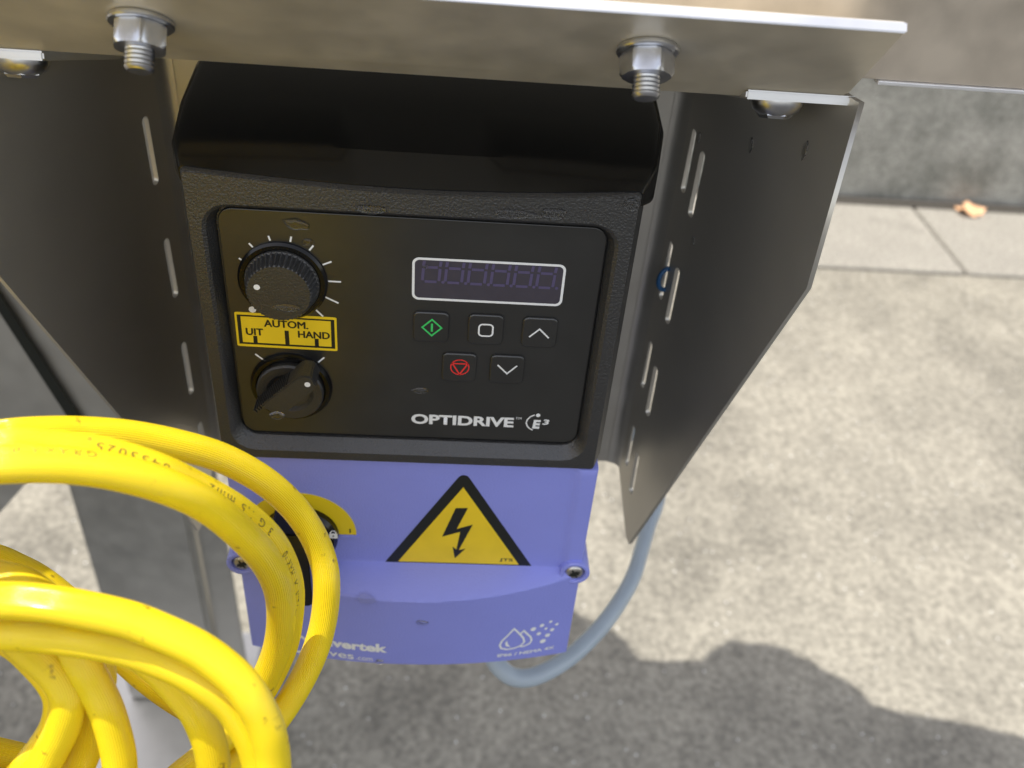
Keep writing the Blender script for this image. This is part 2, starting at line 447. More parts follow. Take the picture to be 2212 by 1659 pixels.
M_dark_ground = concrete('bounce_cutting_ground', (0.03, 0.03, 0.028), (0.06, 0.058, 0.055), 9.0, 0.05)  # only for the added dark ground outside the view
M_soil = mat('dark_joint_dirt', (0.10, 0.09, 0.075), 0.9)

# ================================================================== SETTING
GZ = -0.85
g = mesh('ground', [(-30, 0.20, GZ), (30, 0.20, GZ), (30, 1.50, GZ), (-30, 1.50, GZ)], [(0, 1, 2, 3)], M_ground, kind='structure')
mesh('unseen_dark_ground', [(-30, -30, GZ - .004), (30, -30, GZ - .004), (30, 0.22, GZ - .004), (-30, 0.22, GZ - .004)], [(0, 1, 2, 3)], M_dark_ground, kind='structure')  # added dark ground out of view, cuts bounce light onto the drive
gb = mesh('subsoil', [(-30, 1.50, GZ - .03), (30, 1.50, GZ - .03), (30, 60, GZ - .03), (-30, 60, GZ - .03)], [(0, 1, 2, 3)], M_soil, kind='structure')
# paving strip along the wall: one slab per piece
pav = bpy.data.objects.new('pavement', None); COL.objects.link(pav); pav['kind'] = 'structure'
base_me = None
wall_y = 1.86
for r_, (y0, y1) in enumerate(((1.506, wall_y - .02),)):
    x = -2.4
    i = 0
    while x < 3.4:
        w = 0.40
        pts = rrect(0.004, 0.0, w - 0.004, y1 - y0, 0.006, 2)
        if base_me is None:
            o = prism('slab', pts, Matrix.Identity(4), -0.03, 0.0, M_slab, pav, bev=0.003); base_me = o.data
        else:
            o = bpy.data.objects.new('slab', base_me); COL.objects.link(o); o.parent = pav
        o.location = (x + 0.035, y0, GZ + 0.004 + random.uniform(-.001, .002))
        x += w; i += 1
wl = empty('concrete_wall', 'weathered grey concrete wall at the back, along the paving slabs', 'wall')
prism('wall_face', [(-4, GZ - .03), (7, GZ - .03), (7, 0.25), (-4, 0.25)], frame((0, wall_y, 0), (1, 0, 0), (0, 0, 1)), -0.25, 0, M_wall, wl, bev=.006)
prism('wall_base_strip', [(-4, GZ), (7, GZ), (7, GZ + .014), (-4, GZ + .014)], frame((0, wall_y, 0), (1, 0, 0), (0, 0, 1)), 0.001, 0.030, M_soil, wl, bev=.004)  # dark strip along the foot of the wall
lf = on_z(2090, 455, GZ + .01)
V = []; Fc = []
for k in range(14):
    a = 2 * math.pi * k / 14
    V.append((lf.x + .036 * math.cos(a) * (1 + .25 * math.cos(3 * a)), lf.y + .03 * math.sin(a), GZ + .010 + .008 * math.sin(2 * a) + .010 * (k % 3 == 0)))
V.append((lf.x, lf.y, GZ + .018)); Fc = [(k, (k + 1) % 14, 14) for k in range(14)]
lo = mesh('dry_leaf', V, Fc, M_leaf, smooth=True, label='curled orange dry leaf on the paving at the foot of the wall', cat='leaf')

# ================================================================== CONVEYOR FRAME (steel rail and plate overhead)
PN = Vector((0, -0.607, -0.795)).normalized()            # the plate faces down and towards the viewer
P0 = CC + ray(305, 40) * 0.247
def on_plate(px, py, off=0.0):
    return on_plane(px, py, PN, P0 + PN * off)
ES = Vector((0, -0.795, 0.607)).normalized()
OP = Vector((0, P0.y, P0.z)) - ES * 0.0
def st(p):
    d = p - OP; return (d.x, d.dot(ES))
TP = frame(OP, (1, 0, 0), ES)                            # w = x cross s
if Vector((TP[0][2], TP[1][2], TP[2][2])).dot(PN) < 0:
    pass
WP = Vector((TP[0][2], TP[1][2], TP[2][2]))
SG = 1 if WP.dot(PN) > 0 else -1                          # +SG along w is towards the viewer's side
def slab(name, pts, top, thick, mt, parent, bev=0.0, **kw):
    """plate whose visible (lower) face is 'top' above the plate plane"""
    a = SG * top; b = SG * (top - thick)
    return prism(name, pts, TP, min(a, b), max(a, b), mt, parent, bev, **kw)

cf = empty('conveyor_frame', 'brushed steel conveyor frame rail across the top, running past the right edge', 'conveyor frame')
s_low = st(on_plate(900, 165))[1]
s_seam = st(on_plate(900, 142))[1]
s_top = st(on_plate(1400, 32))[1]
xr_low = st(on_plate(1846, 201))[0]; xr_top = st(on_plate(1968, 62))[0]
s_rail = st(on_plate(2000, 163, -0.003))[1]
# rail behind the plate
def plate3(name, corners, mt, parent, th=0.003):
    a, b, c, d = [Vector(p) for p in corners]; n = (b - a).cross(d - a).normalized() * th
    V = [a, b, c, d, a + n, b + n, c + n, d + n]
    return mesh(name, V, [(0, 1, 2, 3), (4, 7, 6, 5), (0, 4, 5, 1), (1, 5, 6, 2), (2, 6, 7, 3), (3, 7, 4, 0)], mt, parent)
rb = OP + ES * s_rail                                    # the upright rail face rises from this line of the plate
yr, zr = rb.y, rb.z
zt = 0.125
prism('rail', [(yr, zr + .0008), (yr + .003, zr + .0008), (yr + .003, zt), (yr, zt)], frame((-1.3, 0, 0), (0, 1, 0), (0, 0, 1)), 0.0, 2.9, M_rail, cf, bev=.0005)
prism('rail_lip', [(yr - .0009, zr - .0004), (yr + .0028, zr - .0004), (yr + .0028, zr + .0007), (yr - .0009, zr + .0007)], frame((xr_low + .002, 0, 0), (0, 1, 0), (0, 0, 1)), 0.0, 1.4, M_bright, cf, bev=.0002)
prism('rail_foot', [(yr + .0032, zr + .0008), (yr + .040, zr - .010), (yr + .040, zr - .007), (yr + .0032, zr + .0038)], frame((xr_low + .001, 0, 0), (0, 1, 0), (0, 0, 1)), 0.0, 1.4, M_rail, cf)
edge = [(1150, 745), (1024, 737), (960, 722), (900, 712), (872, 704), (862, 692), (846, 680), (820, 668), (812, 660), (797, 656), (788, 648), (762, 643), (744, 643), (735, 639), (722, 646), (712, 652), (706, 660), (668, 661), (640, 659), (632, 650), (626, 640), (604, 625), (580, 616), (566, 600), (545, 585), (500, 580), (440, 590), (330, 600), (250, 640), (215, 655), (120, 652), (-60, 650)]
far = []
for px, py in edge:
    p = on_z(px * W2 / 1024, py * W2 / 1024, GZ) + SUN * ((zt - GZ) / SUN.z); far.append((p.x, p.y))
shadow_deck = [(-1.3, yr + .004), (1.6, yr + .004), (1.6, .05)] + far + [(-1.3, far[-1][1])]
prism('shadow_deck', shadow_deck, Matrix.Translation((0, 0, zt)), -0.012, 0.0, M_deck, cf)  # unseen deck, far outline shaped so its shadow follows the ground edge

pl_ = empty('connector_plate', 'brushed steel plate with slanted right end and shiny front edge, under the rail', 'steel plate')
slab('plate_body', [(-0.40, s_seam), (xr_low + (xr_top - xr_low) * (s_seam - s_low) / (s_top - s_low), s_seam), (xr_top, s_top), (-0.40, s_top)], 0.0, 0.003, M_plate, pl_, bev=.0004)
slab('plate_lip', [(-0.40, s_low), (xr_low, s_low), (xr_low + (xr_top - xr_low) * (s_seam - s_low) / (s_top - s_low) - .0003, s_seam - .0005), (-0.40, s_seam - .0005)], -0.0004, 0.0026, M_plate, pl_, bev=.0003)

slab('front_edge', [(-0.40, s_top - .0002), (xr_top - .0002, s_top - .0002), (xr_top + .0004, s_top + .0005), (-0.40, s_top + .0005)], 0.00015, 0.0027, M_bright, pl_, bev=.0003)
def hexpts(r): return [(r * math.cos(R_(60 * k + 12)), r * math.sin(R_(60 * k + 12))) for k in range(6)]
def nut_bolt(px, py, label):
    c = on_plate(px, py)
    t = empty('hex_bolt', label, 'bolt', group='hex bolts through the steel plate')
    T = frame(c, (1, 0, 0.0), PN.cross(Vector((1, 0, 0))))
    w = Vector((T[0][2], T[1][2], T[2][2]))
    if w.dot(PN) < 0: T = frame(c, (1, 0, 0), -PN.cross(Vector((1, 0, 0))))
    lathe('washer', [(0.0045, 0.0002), (0.0084, 0.0002), (0.0086, 0.0006), (0.0086, 0.0013), (0.0083, 0.0017), (0.0045, 0.0017)], T, M_zinc, t, n=48)
    # hex nut with chamfered ends
    loops = []
    for h, f in ((0.0018, .93), (0.0025, 1.0), (0.0072, 1.0), (0.0081, .90)):
        lp = []
        for k in range(60):
            a = 2 * math.pi * k / 60; b = (a - R_(12)) % (math.pi / 3) - math.pi / 6
            hexr = 0.0065 / math.cos(b); rr = min(hexr, 0.0075 * f if f < 1 else 1)
            lp.append(T @ Vector((rr * math.cos(a), rr * math.sin(a), h)))
        loops.append(lp)
    loops.append([T @ Vector((.0048 * math.cos(2 * math.pi * k / 60), .0048 * math.sin(2 * math.pi * k / 60), 0.0083)) for k in range(60)])
    V, Fc = loft(loops, True, True)
    mesh('nut', V, Fc, M_zinc, t, smooth=True, angle=28)
    prof = [(0.0040, 0.0078)]
    h = 0.0082
    while h < 0.0128:
        prof += [(0.0039, h), (0.0036, h + .0006)]; h += .0012
    prof += [(0.0039, h), (0.0036, h + .0006), (0.0030, h + .0010)]
    lathe('threaded_end', prof, T, M_zinc, t, n=32)
    return t
nut_bolt(305, 42, 'hex nut and bolt end on the yellow-tinted left part of the steel plate')
nut_bolt(1399, 103, 'hex nut and bolt end above the upper right corner of the black drive')

# ================================================================== MOUNTING BRACKET (back plate, two splayed webs, flanges)
mb = empty('mounting_bracket', 'folded stainless steel mounting bracket with slotted side wings round the drive', 'mounting bracket')
XB, YB = 0.170, 0.094           # bend of the right web
XP, YP = 0.1968, 0.004          # front edge of the right web at the top
def web_frame(side):
    cx = 0.0635
    o = Vector((XB, YB, 0)); e = Vector((XP - XB, YP - YB, 0))
    if side < 0:
        o.x = 2 * cx - o.x; e.x = -e.x
    return o, e.normalized(), e.length
def web_uv(px, py, side):
    o, e, _ = web_frame(side); n = e.cross(Vector((0, 0, 1)))
    p = on_plane(px, py, n, o); return ((p - o).dot(e), p.z)
def web(side, outline, slots, hole=None):
    o, e, _ = web_frame(side)
    T = frame(o, e, (0, 0, 1))
    loops = [outline] + [stadium(a, b, .0021) for a, b in slots if min(a[0], b[0]) > .0035]
    if hole: loops.append(circ(hole[0], hole[1], .0042, 20))
    w0 = -0.002 if side > 0 else 0.0
    return flat('side_wing', loops, T, w0, 0.002, M_wing, mb, bev=0.0)
top_r = web_uv(1856, 222, 1); mid_r = web_uv(1742, 624, 1); tip_r = web_uv(1353, 1167, 1)
bk_r = web_uv(1335, 1005, 1)
out_r = [(0.0, 0.045), (top_r[0], top_r[1]), (mid_r[0], mid_r[1]), (tip_r[0] + .003, tip_r[1]), (tip_r[0] - .001, tip_r[1] + .001), (0.0, bk_r[1])]
def sl(side, lst): return [tuple(web_uv(x, y, side) for (x, y) in pr) for pr in lst]
slots_r = sl(1, [((1498, 290), (1476, 406)), ((1517, 338), (1492, 459)), ((1448, 531), (1427, 637)), ((1463, 588), (1442, 690)), ((1404, 745), (1388, 829)), ((1416, 800), (1399, 890)), ((1367, 926), (1353, 998)), ((1376, 986), (1363, 1059))])
web(1, out_r, slots_r)
a_l = web_uv(-6, 590, -1); b_l = web_uv(264, 904, -1)
out_l = [(0.0, 0.045), (0.0, bk_r[1]), (tip_r[0] - .001, tip_r[1] + .001), (tip_r[0] + .003, tip_r[1]), b_l, a_l, (top_r[0], top_r[1])]
slots_l = sl(-1, [((314, 263), (336, 389)), ((346, 216), (368, 335)), ((360, 525), (379, 633)), ((387, 469), (404, 570)), ((397, 748), (413, 843)), ((420, 700), (434, 780)), ((432, 920), (446, 985))])
web(-1, out_l, slots_l)
# back plate between the bends
cx = 0.0635
bl_x = 2 * cx - XB
flat('back_plate', [[(bl_x - .001, 0.045), (XB + .001, 0.045), (XB + .001, bk_r[1]), (bl_x - .001, bk_r[1])]], frame((0, YB + 0.004, 0), (1, 0, 0), (0, 0, 1)), -0.002, 0.002, M_steel_v, mb)
# bend radii
for sgn, bx in ((1, XB), (-1, bl_x)):
    V = []; n = 6
    for zz in (0.045, bk_r[1]):
        for k in range(n + 1):
            t = k / n; e = web_frame(sgn)[1]
            p = Vector((bx - sgn * 0.006, YB + 0.0035, zz)); q = Vector((bx, YB, zz)) + e * 0.006; c = Vector((bx, YB + 0.0035, zz))
            V.append(p * (1 - t) ** 2 + c * 2 * t * (1 - t) + q * t * t)
    Fc = [(k, k + 1, n + 2 + k, n + 1 + k) for k in range(n)]
    mesh('bend', V, Fc, M_steel_v, mb, smooth=True)
# flanges under the plate with their screws
fx0, fx1 = st(on_plate(1612, 195, 0.0)), st(on_plate(1848, 212, 0.0))
for sgn in (1, -1):
    xa, xb = fx0[0], fx1[0]
    if sgn < 0: xa, xb = st(on_plate(104, 120))[0], st(on_plate(104, 120))[0] - (fx1[0] - fx0[0])
    off = -0.0036
    FD = Vector((0, .952, -.306)).normalized(); FN = Vector((0, -.306, -.952)).normalized()
    pe = on_plate((1612 if sgn > 0 else 104), (194 if sgn > 0 else 112), 0.0) + ES * .0004
    TFl = frame(Vector((0, pe.y, pe.z)), (1, 0, 0), FD)
    lo_, hi_ = min(xa, xb), max(xa, xb)
    wn_ = Vector((TFl[0][2], TFl[1][2], TFl[2][2])).dot(FN)
    prism('flange', [(lo_, 0), (hi_, 0), (hi_, .085), (lo_, .085)], TFl, 0 if wn_ > 0 else -.0028, .0028 if wn_ > 0 else 0, M_edge, mb, bev=.0006)
    p = on_plate(1692 if sgn > 0 else 38, 213 if sgn > 0 else 130, 0.0)
    p = Vector((p.x, pe.y, pe.z)) + FD * .012 + FN * .0030
    T = frame(p, (1, 0, 0), FN.cross(Vector((1, 0, 0))))
    if Vector((T[0][2], T[1][2], T[2][2])).dot(FN) < 0: T = frame(p, (1, 0, 0), -FN.cross(Vector((1, 0, 0))))
    fl = empty('flange_bolt', 'domed bolt head under the right bracket flange' if sgn > 0 else 'domed bolt head under the left bracket flange, at the left edge', 'bolt', group='bolts under the bracket flanges')
    lathe('washer_rim', [(.002, -.001), (0.0082, -.001), (0.0082, .0010), (0.0072, .0030), (.005, .0045)], T, M_zinc, fl, n=40)
    hx = [(T @ Vector((x_, y_, 0))) for x_, y_ in hexpts(.0058)]
    V, Fc = loft([[T @ Vector((x_, y_, .0015)) for x_, y_ in hexpts(.0056)], [T @ Vector((x_, y_, .0045)) for x_, y_ in hexpts(.0056)], [T @ Vector((x_, y_, .0055)) for x_, y_ in hexpts(.0046)]], False, True)
    mesh('head', V, Fc, M_zinc, fl, smooth=False)
# cable tie through the hole
tp = web_uv(1440, 603, 1)
o_, e_, _l = web_frame(1)
ct = o_ + e_ * tp[0] + Vector((0, 0, tp[1]))
nn = e_.cross(Vector((0, 0, 1)))
if nn.x > 0: nn = -nn
P = [ct + nn * (0.002 + .004 * math.sin(a) - .002) + Vector((0, 0, 1)) * (.0055 * math.cos(a)) for a in [math.pi * 2 * k / 24 for k in range(25)]]
tube('cable_tie', P, .0011, M_blue, n=10, label='short loop of blue tie through the slotted right bracket wing', cat='cable tie')

# ================================================================== DRIVE
dr = empty('motor_drive', 'black variable speed drive with purple terminal cover, keypad, two knobs and display', 'motor drive')
YF = -0.005                                             # front of bezel and cover
def outl(x0, x1, z0, z1, y, sag=0.0, r=0.002, n=4, top=16):
    pts = []
    for k in range(n + 1): a = R_(0 + 90 * k / n); pts.append((x1 - r + r * math.cos(a), z1 - r + r * math.sin(a)))
    for k in range(1, top):
        t = k / top; x = x1 - r + (x0 - x1 + 2 * r) * t; pts.append((x, z1 - sag * math.sin(math.pi * t)))
    for cx_, cz_, a0 in ((x0 + r, z1 - r, 90), (x0 + r, z0 + r, 180), (x1 - r, z0 + r, 270)):
        for k in range(n + 1): a = R_(a0 + 90 * k / n); pts.append((cx_ + r * math.cos(a), cz_ + r * math.sin(a)))
    return [Vector((p[0], y, p[1])) for p in pts]
ZB = -0.1035
def inn(x0, x1, z0, z1, y, r, n=4, top=16):
    return outl(x0, x1, z0, z1, y, 0.0, r, n, top)
loops = [
    outl(-.0125, .1405, ZB - .001, .0155, .030, .000, .003),
    outl(-.0110, .1380, ZB - .001, .0150, .003, .002, .003),
    outl(-.0086, .1353, ZB, .0146, YF + .0012, .0036, .0015),
    outl(-.0080, .1347, ZB + .0005, .0138, YF, .0034, .0012),
    inn(-.0042, .1305, -.0992, .0035, YF, .009),
    inn(-.0030, .1293, -.0984, .0025, YF + .0008, .008),
    inn(-.0012, .1277, -.0950, .0012, -0.0008, .0066),
    inn(-.0008, .1274, -.0945, .0008, 0.0010, .0062),
]
V, Fc = loft(loops, False, True)
mesh('bezel', V, Fc, M_black, dr, smooth=True, angle=28)
# hood (top), wider than the bezel
hood = [
    outl(-.0092, .1358, .0090, .0150, -.0030, .0034, .0015),
    outl(-.0130, .1415, .0060, .0205, .0060, .0010, .003),
    outl(-.0150, .1460, -.004, .0255, .027, .0, .004),
    outl(-.0150, .1460, -.004, .0300, .050, .0, .004),
    outl(-.0150, .1460, -.004, .0315, .090, .0, .004),
]
V, Fc = loft(hood, True, True)
mesh('hood', V, Fc, M_smooth, dr, smooth=True, angle=24)
body = [
    outl(-.0100, .1370, -.2150, .012, .0060, .0, .003),
    outl(-.0112, .1390, -.2100, .016, .0300, .0, .004),
    outl(-.0125, .1405, -.2050, .018, .0900, .0, .004),
]
V, Fc = loft(body, True, True)
mesh('housing', V, Fc, M_black, dr, smooth=True, angle=24)
for k in range(12):                                     # heat sink ribs on the rear half
    z = -.028 - k * .0145
    prism('cooling_fin', [(-.0145, .034), (.1425, .034), (.1425, .088), (-.0145, .088)], Matrix.Translation((0, 0, z)), -.0105, 0, M_black, dr, bev=.001)

# keypad film panel
flat('keypad_panel', [rrect(0, -.0936, .127, 0, .005, 8)], TF, -.0006, .0012, M_panel, dr, bev=.0003, smooth=True)
panel = dr.children[-1]
YK = -0.0006
def fk(off=0.0):
    return lambda u, v: Vector((u, YK - off, v))
def pk(px, py, y=YK):
    p = on_y(px, py, y); return (p.x, p.z)
# display window
zx = lambda s, ox, oy: (lambda x, y: (ox + x * s, oy + y * s))
g5 = zx(.1823, 864, 518.4)
dTL, dTR, dBR, dBL = pk(*g5(145, 200)), pk(*g5(1970, 292)), pk(*g5(1920, 785)), pk(*g5(142, 700))
dx0, dx1 = (dTL[0] + dBL[0]) / 2, (dTR[0] + dBR[0]) / 2
dz1, dz0 = (dTL[1] + dTR[1]) / 2, (dBL[1] + dBR[1]) / 2
fw = .00085
outer = rrect(dx0, dz0, dx1, dz1, .0024, 8); inner_ = rrect(dx0 + fw, dz0 + fw, dx1 - fw, dz1 - fw, .0017, 8)
flat('display_frame', [outer, inner_], TF, 0.0007, .00008, M_white, dr)
dsp = flat('display_window', [rrect(dx0 + fw * .6, dz0 + fw * .6, dx1 - fw * .6, dz1 - fw * .6, .0017, 8)], TF, 0.00062, .0001, M_disp, dr)
fd = fk(.00022)
for i in range(6):
    bx = g5(265 + 270 * i, 485 + 14.5 * i); b = pk(*bx); tr = pk(*g5(452 + 270 * i, 335 + 14.5 * i)); mid = pk(*g5(275 + 270 * i, 332 + 14.5 * i))
    x0, x1 = b[0], b[0] + .0056; zb = b[1]; zm = zb + .0056; tk = .0010; lean = .0006
    zt_ = min(dz1 - fw * 1.3, zm + .0044)
    def seg(p, q): return ribbon([p, q], tk)
    q_ = .0004
    shp = [seg((x0 + q_ + .0004, zb), (x1 - q_ - .0004, zb)), seg((x0 + q_ + .0004 + lean / 2, zm), (x1 - q_ - .0004 + lean / 2, zm)),
           seg((x0, zb + q_), (x0 + lean / 2, zm - q_)), seg((x1, zb + q_), (x1 + lean / 2, zm - q_)),
           seg((x0 + lean / 2, zm + q_), (x0 + lean, zt_)), seg((x1 + lean / 2, zm + q_), (x1 + lean, zt_)),
           (circ(x1 + .0014, zb, .0006, 10), [tuple(range(10))])]
    decal('digit', shp, fd, M_seg, dsp)
# keys
g6 = zx(.184, 864, 645.2)
def key(cx_, cy_, hw=232, hh=200):
    c = pk(*g6(cx_, cy_)); w = .0063; h = .0063
    cu = flat('key', [rrect(c[0] - w, c[1] - h, c[0] + w, c[1] + h, .0022, 5)], TF, 0.0004, .0012, M_panel, dr, bev=.0005, smooth=True)
    return cu, c
fs = fk(.00105)
k1, c1 = key(365, 322); k2, c2 = key(1005, 352); k3, c3 = key(1637, 387); k4, c4 = key(695, 795); k5, c5 = key(1255, 820)
P6 = lambda x, y: pk(*g6(x, y), YK - .0006)
dd = .0034
c = P6(375, 332)
decal('start_symbol', [ribbon([(c[0], c[1] + dd), (c[0] + dd, c[1]), (c[0], c[1] - dd), (c[0] - dd, c[1])], .00058, True), ribbon([(c[0], c[1] + .0017), (c[0], c[1] - .0017)], .0007)], fs, M_green, k1)
c = P6(1008, 364)
decal('square_symbol', [ribbon(rrect(c[0] - .00245, c[1] - .00245, c[0] + .00245, c[1] + .00245, .0013, 5), .0006, True)], fs, M_white, k2)
decal('up_symbol', [ribbon([P6(1515, 442), P6(1640, 350), P6(1745, 455)], .00056)], fs, M_white, k3)
decal('down_symbol', [ribbon([P6(1147, 770), P6(1255, 872), P6(1375, 780)], .00056)], fs, M_white, k5)
c = P6(703, 797); rr = .0033
tri = [(c[0] + rr * .97 * math.cos(R_(a)), c[1] + rr * .97 * math.sin(R_(a))) for a in (150, 30, 270)]
decal('stop_symbol', [ribbon(circ(c[0], c[1], rr, 36), .0004, True), ribbon(tri, .00052, True)], fs, M_red, k4)
# brand lettering on the keypad
fl0 = fk(.00006)
def q6(bl, br, tl): return (pk(*g6(*bl)), pk(*g6(*br)), pk(*g6(*tl)))
bl, br = pk(*g6(132, 1466)), pk(*g6(1330, 1509))
hgt = .0048
zbl = (bl[1] + br[1]) / 2
text('brand_lettering', 'OPTIDRIVE', ((bl[0], zbl), (br[0], zbl), (bl[0], zbl + hgt)), fl0, M_white, panel, bold=.035)
a_, b_ = pk(*g6(1355, 1418)), pk(*g6(1425, 1418))
text('trademark_lettering', 'TM', (a_, b_, (a_[0], a_[1] + .0011)), fl0, M_white, panel)
a_, b_ = pk(*g6(1550, 1522)), pk(*g6(1632, 1526))
text('emblem_letter', 'E', ((a_[0], a_[1]), (b_[0], a_[1]), (a_[0] + .0004, a_[1] + .0043)), fl0, M_white, panel, bold=.05)
a_, b_ = pk(*g6(1668, 1478)), pk(*g6(1738, 1480))
text('emblem_number', '3', ((a_[0], a_[1]), (b_[0], a_[1]), (a_[0] + .0005, a_[1] + .0026)), fl0, M_white, panel, bold=.03)
c = pk(*g6(1622, 1368))
arc = [pk(*g6(*p)) for p in ((1582, 1364), (1530, 1385), (1495, 1420), (1482, 1455), (1492, 1492), (1520, 1522), (1556, 1542))]
decal('emblem_arc', [ribbon(arc, .0005), (circ(c[0], c[1], .00085, 16), [tuple(range(16))])], fl0, M_white, panel)

# speed knob and its scale
g3 = zx(.1562, 489.6, 489.6)
ticks = [((168, 435), (205, 458)), ((308, 228), (362, 284)), ((576, 125), (602, 192)), ((894, 135), (880, 210)), ((1200, 260), (1143, 327)), ((1450, 483), (1328, 526)), ((1582, 763), (1403, 753)), ((1549, 1058), (1350, 965)), ((1334, 1242), (1203, 1120))]
decal('speed_scale', [ribbon([pk(*g3(*a)), pk(*g3(*b))], .00062) for a, b in ticks] + [(circ(*pk(*g3(357, 1145)), .00125, 20), [tuple(range(20))])], fl0, M_white, panel)
g4 = zx(.1736, 489.6, 662.4)
decal('mode_scale', [ribbon([pk(*g4(*a)), pk(*g4(*b))], .0006) for a, b in (((356, 588), (450, 655)), ((1215, 631), (1140, 692)))], fl0, M_white, panel)
KX, KZ = .0193, -.0262
def TK(x, z, y=YK): return frame((x, y, z), (1, 0, 0), (0, 0, 1))
kb = lathe('knob_collar', [(.0150, 0), (.0150, .0008), (.0142, .0016), (.0128, .0016), (.0124, .0006)], TK(KX, KZ), M_smooth, dr, n=64)
kn = lathe('speed_knob', [(.0122, .0008), (.0126, .0018), (.0124, .0024), (.0123, .0026), (.0110, .0078), (.0108, .0082), (.0103, .0085), (.0098, .0085)], TK(KX, KZ), M_knob, dr, n=320, knurl=(3, 5, 44, .0006))
q = on_y(*g3(415, 840), YK - .0087)
decal('pointer_dot', [(circ(q.x, q.z, .00105, 20), [tuple(range(20))])], lambda u, v: Vector((u, YK - .00862, v)), M_white, kn)

# mode selector
K2X, K2Z = .0192, -.0710
sb = lathe('selector_collar', [(.0148, 0), (.0148, .0008), (.0140, .0022), (.0126, .0022), (.0122, .0010)], TK(K2X, K2Z), M_smooth, dr, n=64)
lathe('selector_disc', [(.0120, .0012), (.0121, .0040), (.0116, .0048), (.0085, .0046), (.0070, .0034), (.0040, .0030)], TK(K2X, K2Z), M_knob, dr, n=64)
yh = YK - .0130
hp = [on_y(*g4(*p), yh) for p in ((428, 1248), (905, 868), (1015, 880), (1118, 985), (740, 1320), (600, 1300))]
hc = sum((Vector((p.x, p.z)) for p in hp), Vector((0, 0))) / len(hp)
top2 = [Vector((p.x, p.z)) for p in hp]
da = math.atan2(hp[1].z - hp[0].z, hp[1].x - hp[0].x)
ux = Vector((math.cos(da), math.sin(da))); vx = Vector((-ux.y, ux.x))
L_, Wd = .0128, .0036
ctr = Vector((K2X, K2Z))
hpts = [(-L_, Wd * .9), (L_ * .78, Wd), (L_ * .98, Wd * .45), (L_, -Wd * .3), (L_ * .8, -Wd), (-L_, -Wd * .9)]
TH = Matrix.Identity(4)
TH = frame((K2X, YK, K2Z), (ux.x, 0, ux.y), (vx.x, 0, vx.y))
hl = []
for p in ((422, 1252), (500, 1180), (905, 868), (960, 866), (1050, 884), (1120, 988), (1060, 1070), (740, 1322), (690, 1318), (600, 1300), (500, 1290)):
    q = on_y(*g4(*p), yh); dq = Vector((q.x - K2X, q.z - K2Z)); hl.append((dq.dot(ux), dq.dot(vx)))
L_ = max(abs(a) for a, b in hl)
hd = prism('selector_handle', hl, TH, .0030, .0130, M_knob, dr, bev=.0004)
lo5 = min(b for a, b in hl); hi5 = max(b for a, b in hl)
for k in range(15):
    x_ = -.0100 + k * .0012
    prism('grip_rib', [(x_, hi5 - .0012), (x_ + .0006, hi5 - .0012), (x_ + .0006, hi5 + .0003), (x_, hi5 + .0003)], TH, .0045, .0127, M_knob, hd)
qd = on_y(*g4(1005, 970), YK - .0131)
decal('pointer_dot', [(circ(qd.x, qd.z, .00105, 18), [tuple(range(18))])], lambda u, v: Vector((u, YK - .01312, v)), M_white, hd)

# mode sticker
sTL, sTR, sBR, sBL = [pk(*g4(*p), YK - .0001) for p in ((92, 62), (1366, 136), (1380, 553), (136, 485))]
def quadmap(tl, tr, br, bl):
    tl, tr, br, bl = map(Vector, (tl, tr, br, bl))
    def f(u, v):
        a = bl + (br - bl) * u; b = tl + (tr - tl) * u; return a + (b - a) * v
    return f
QS = quadmap(sTL, sTR, sBR, sBL)
def fst(off): return lambda u, v: Vector((QS(u, v).x, YK - off, QS(u, v).y))
def qs_rect(u0, v0, u1, v1): return ([(u0, v0), (u1, v0), (u1, v1), (u0, v1)], [(0, 1, 2, 3)])
ms_pts = [tuple(QS(u, v)) for u, v in rrect(0, 0, 1, 1, .03, 3)]
ms = flat('mode_sticker', [ms_pts], TF, .00062, .00014, M_stick_y, dr)
fb = .035
fb_u, fb_v = .022, .07; tu, tv = .036, .115
frm = [qs_rect(fb_u, fb_v, 1 - fb_u, tv + .01), qs_rect(fb_u, 1 - tv, 1 - fb_u, 1 - fb_v), qs_rect(fb_u, tv + .01, fb_u + tu, 1 - tv), qs_rect(1 - fb_u - tu, tv + .01, 1 - fb_u, 1 - tv),
       qs_rect(.165, tv + .01, .205, .33), qs_rect(.48, tv + .01, .522, .535), qs_rect(.775, tv + .01, .815, .345)]
decal('sticker_print', frm, fst(.0002), M_stick_k, ms)
fx = fst(.00021)
text('sticker_lettering', 'AUTOM.', ((.285, .62), (.715, .62), (.285, .82)), fx, M_stick_k, ms, fat=.00014)
text('sticker_lettering', 'UIT', ((.10, .35), (.265, .35), (.10, .55)), fx, M_stick_k, ms, fat=.00014)
text('sticker_lettering', 'HAND', ((.615, .355), (.925, .355), (.615, .55)), fx, M_stick_k, ms, fat=.00014)

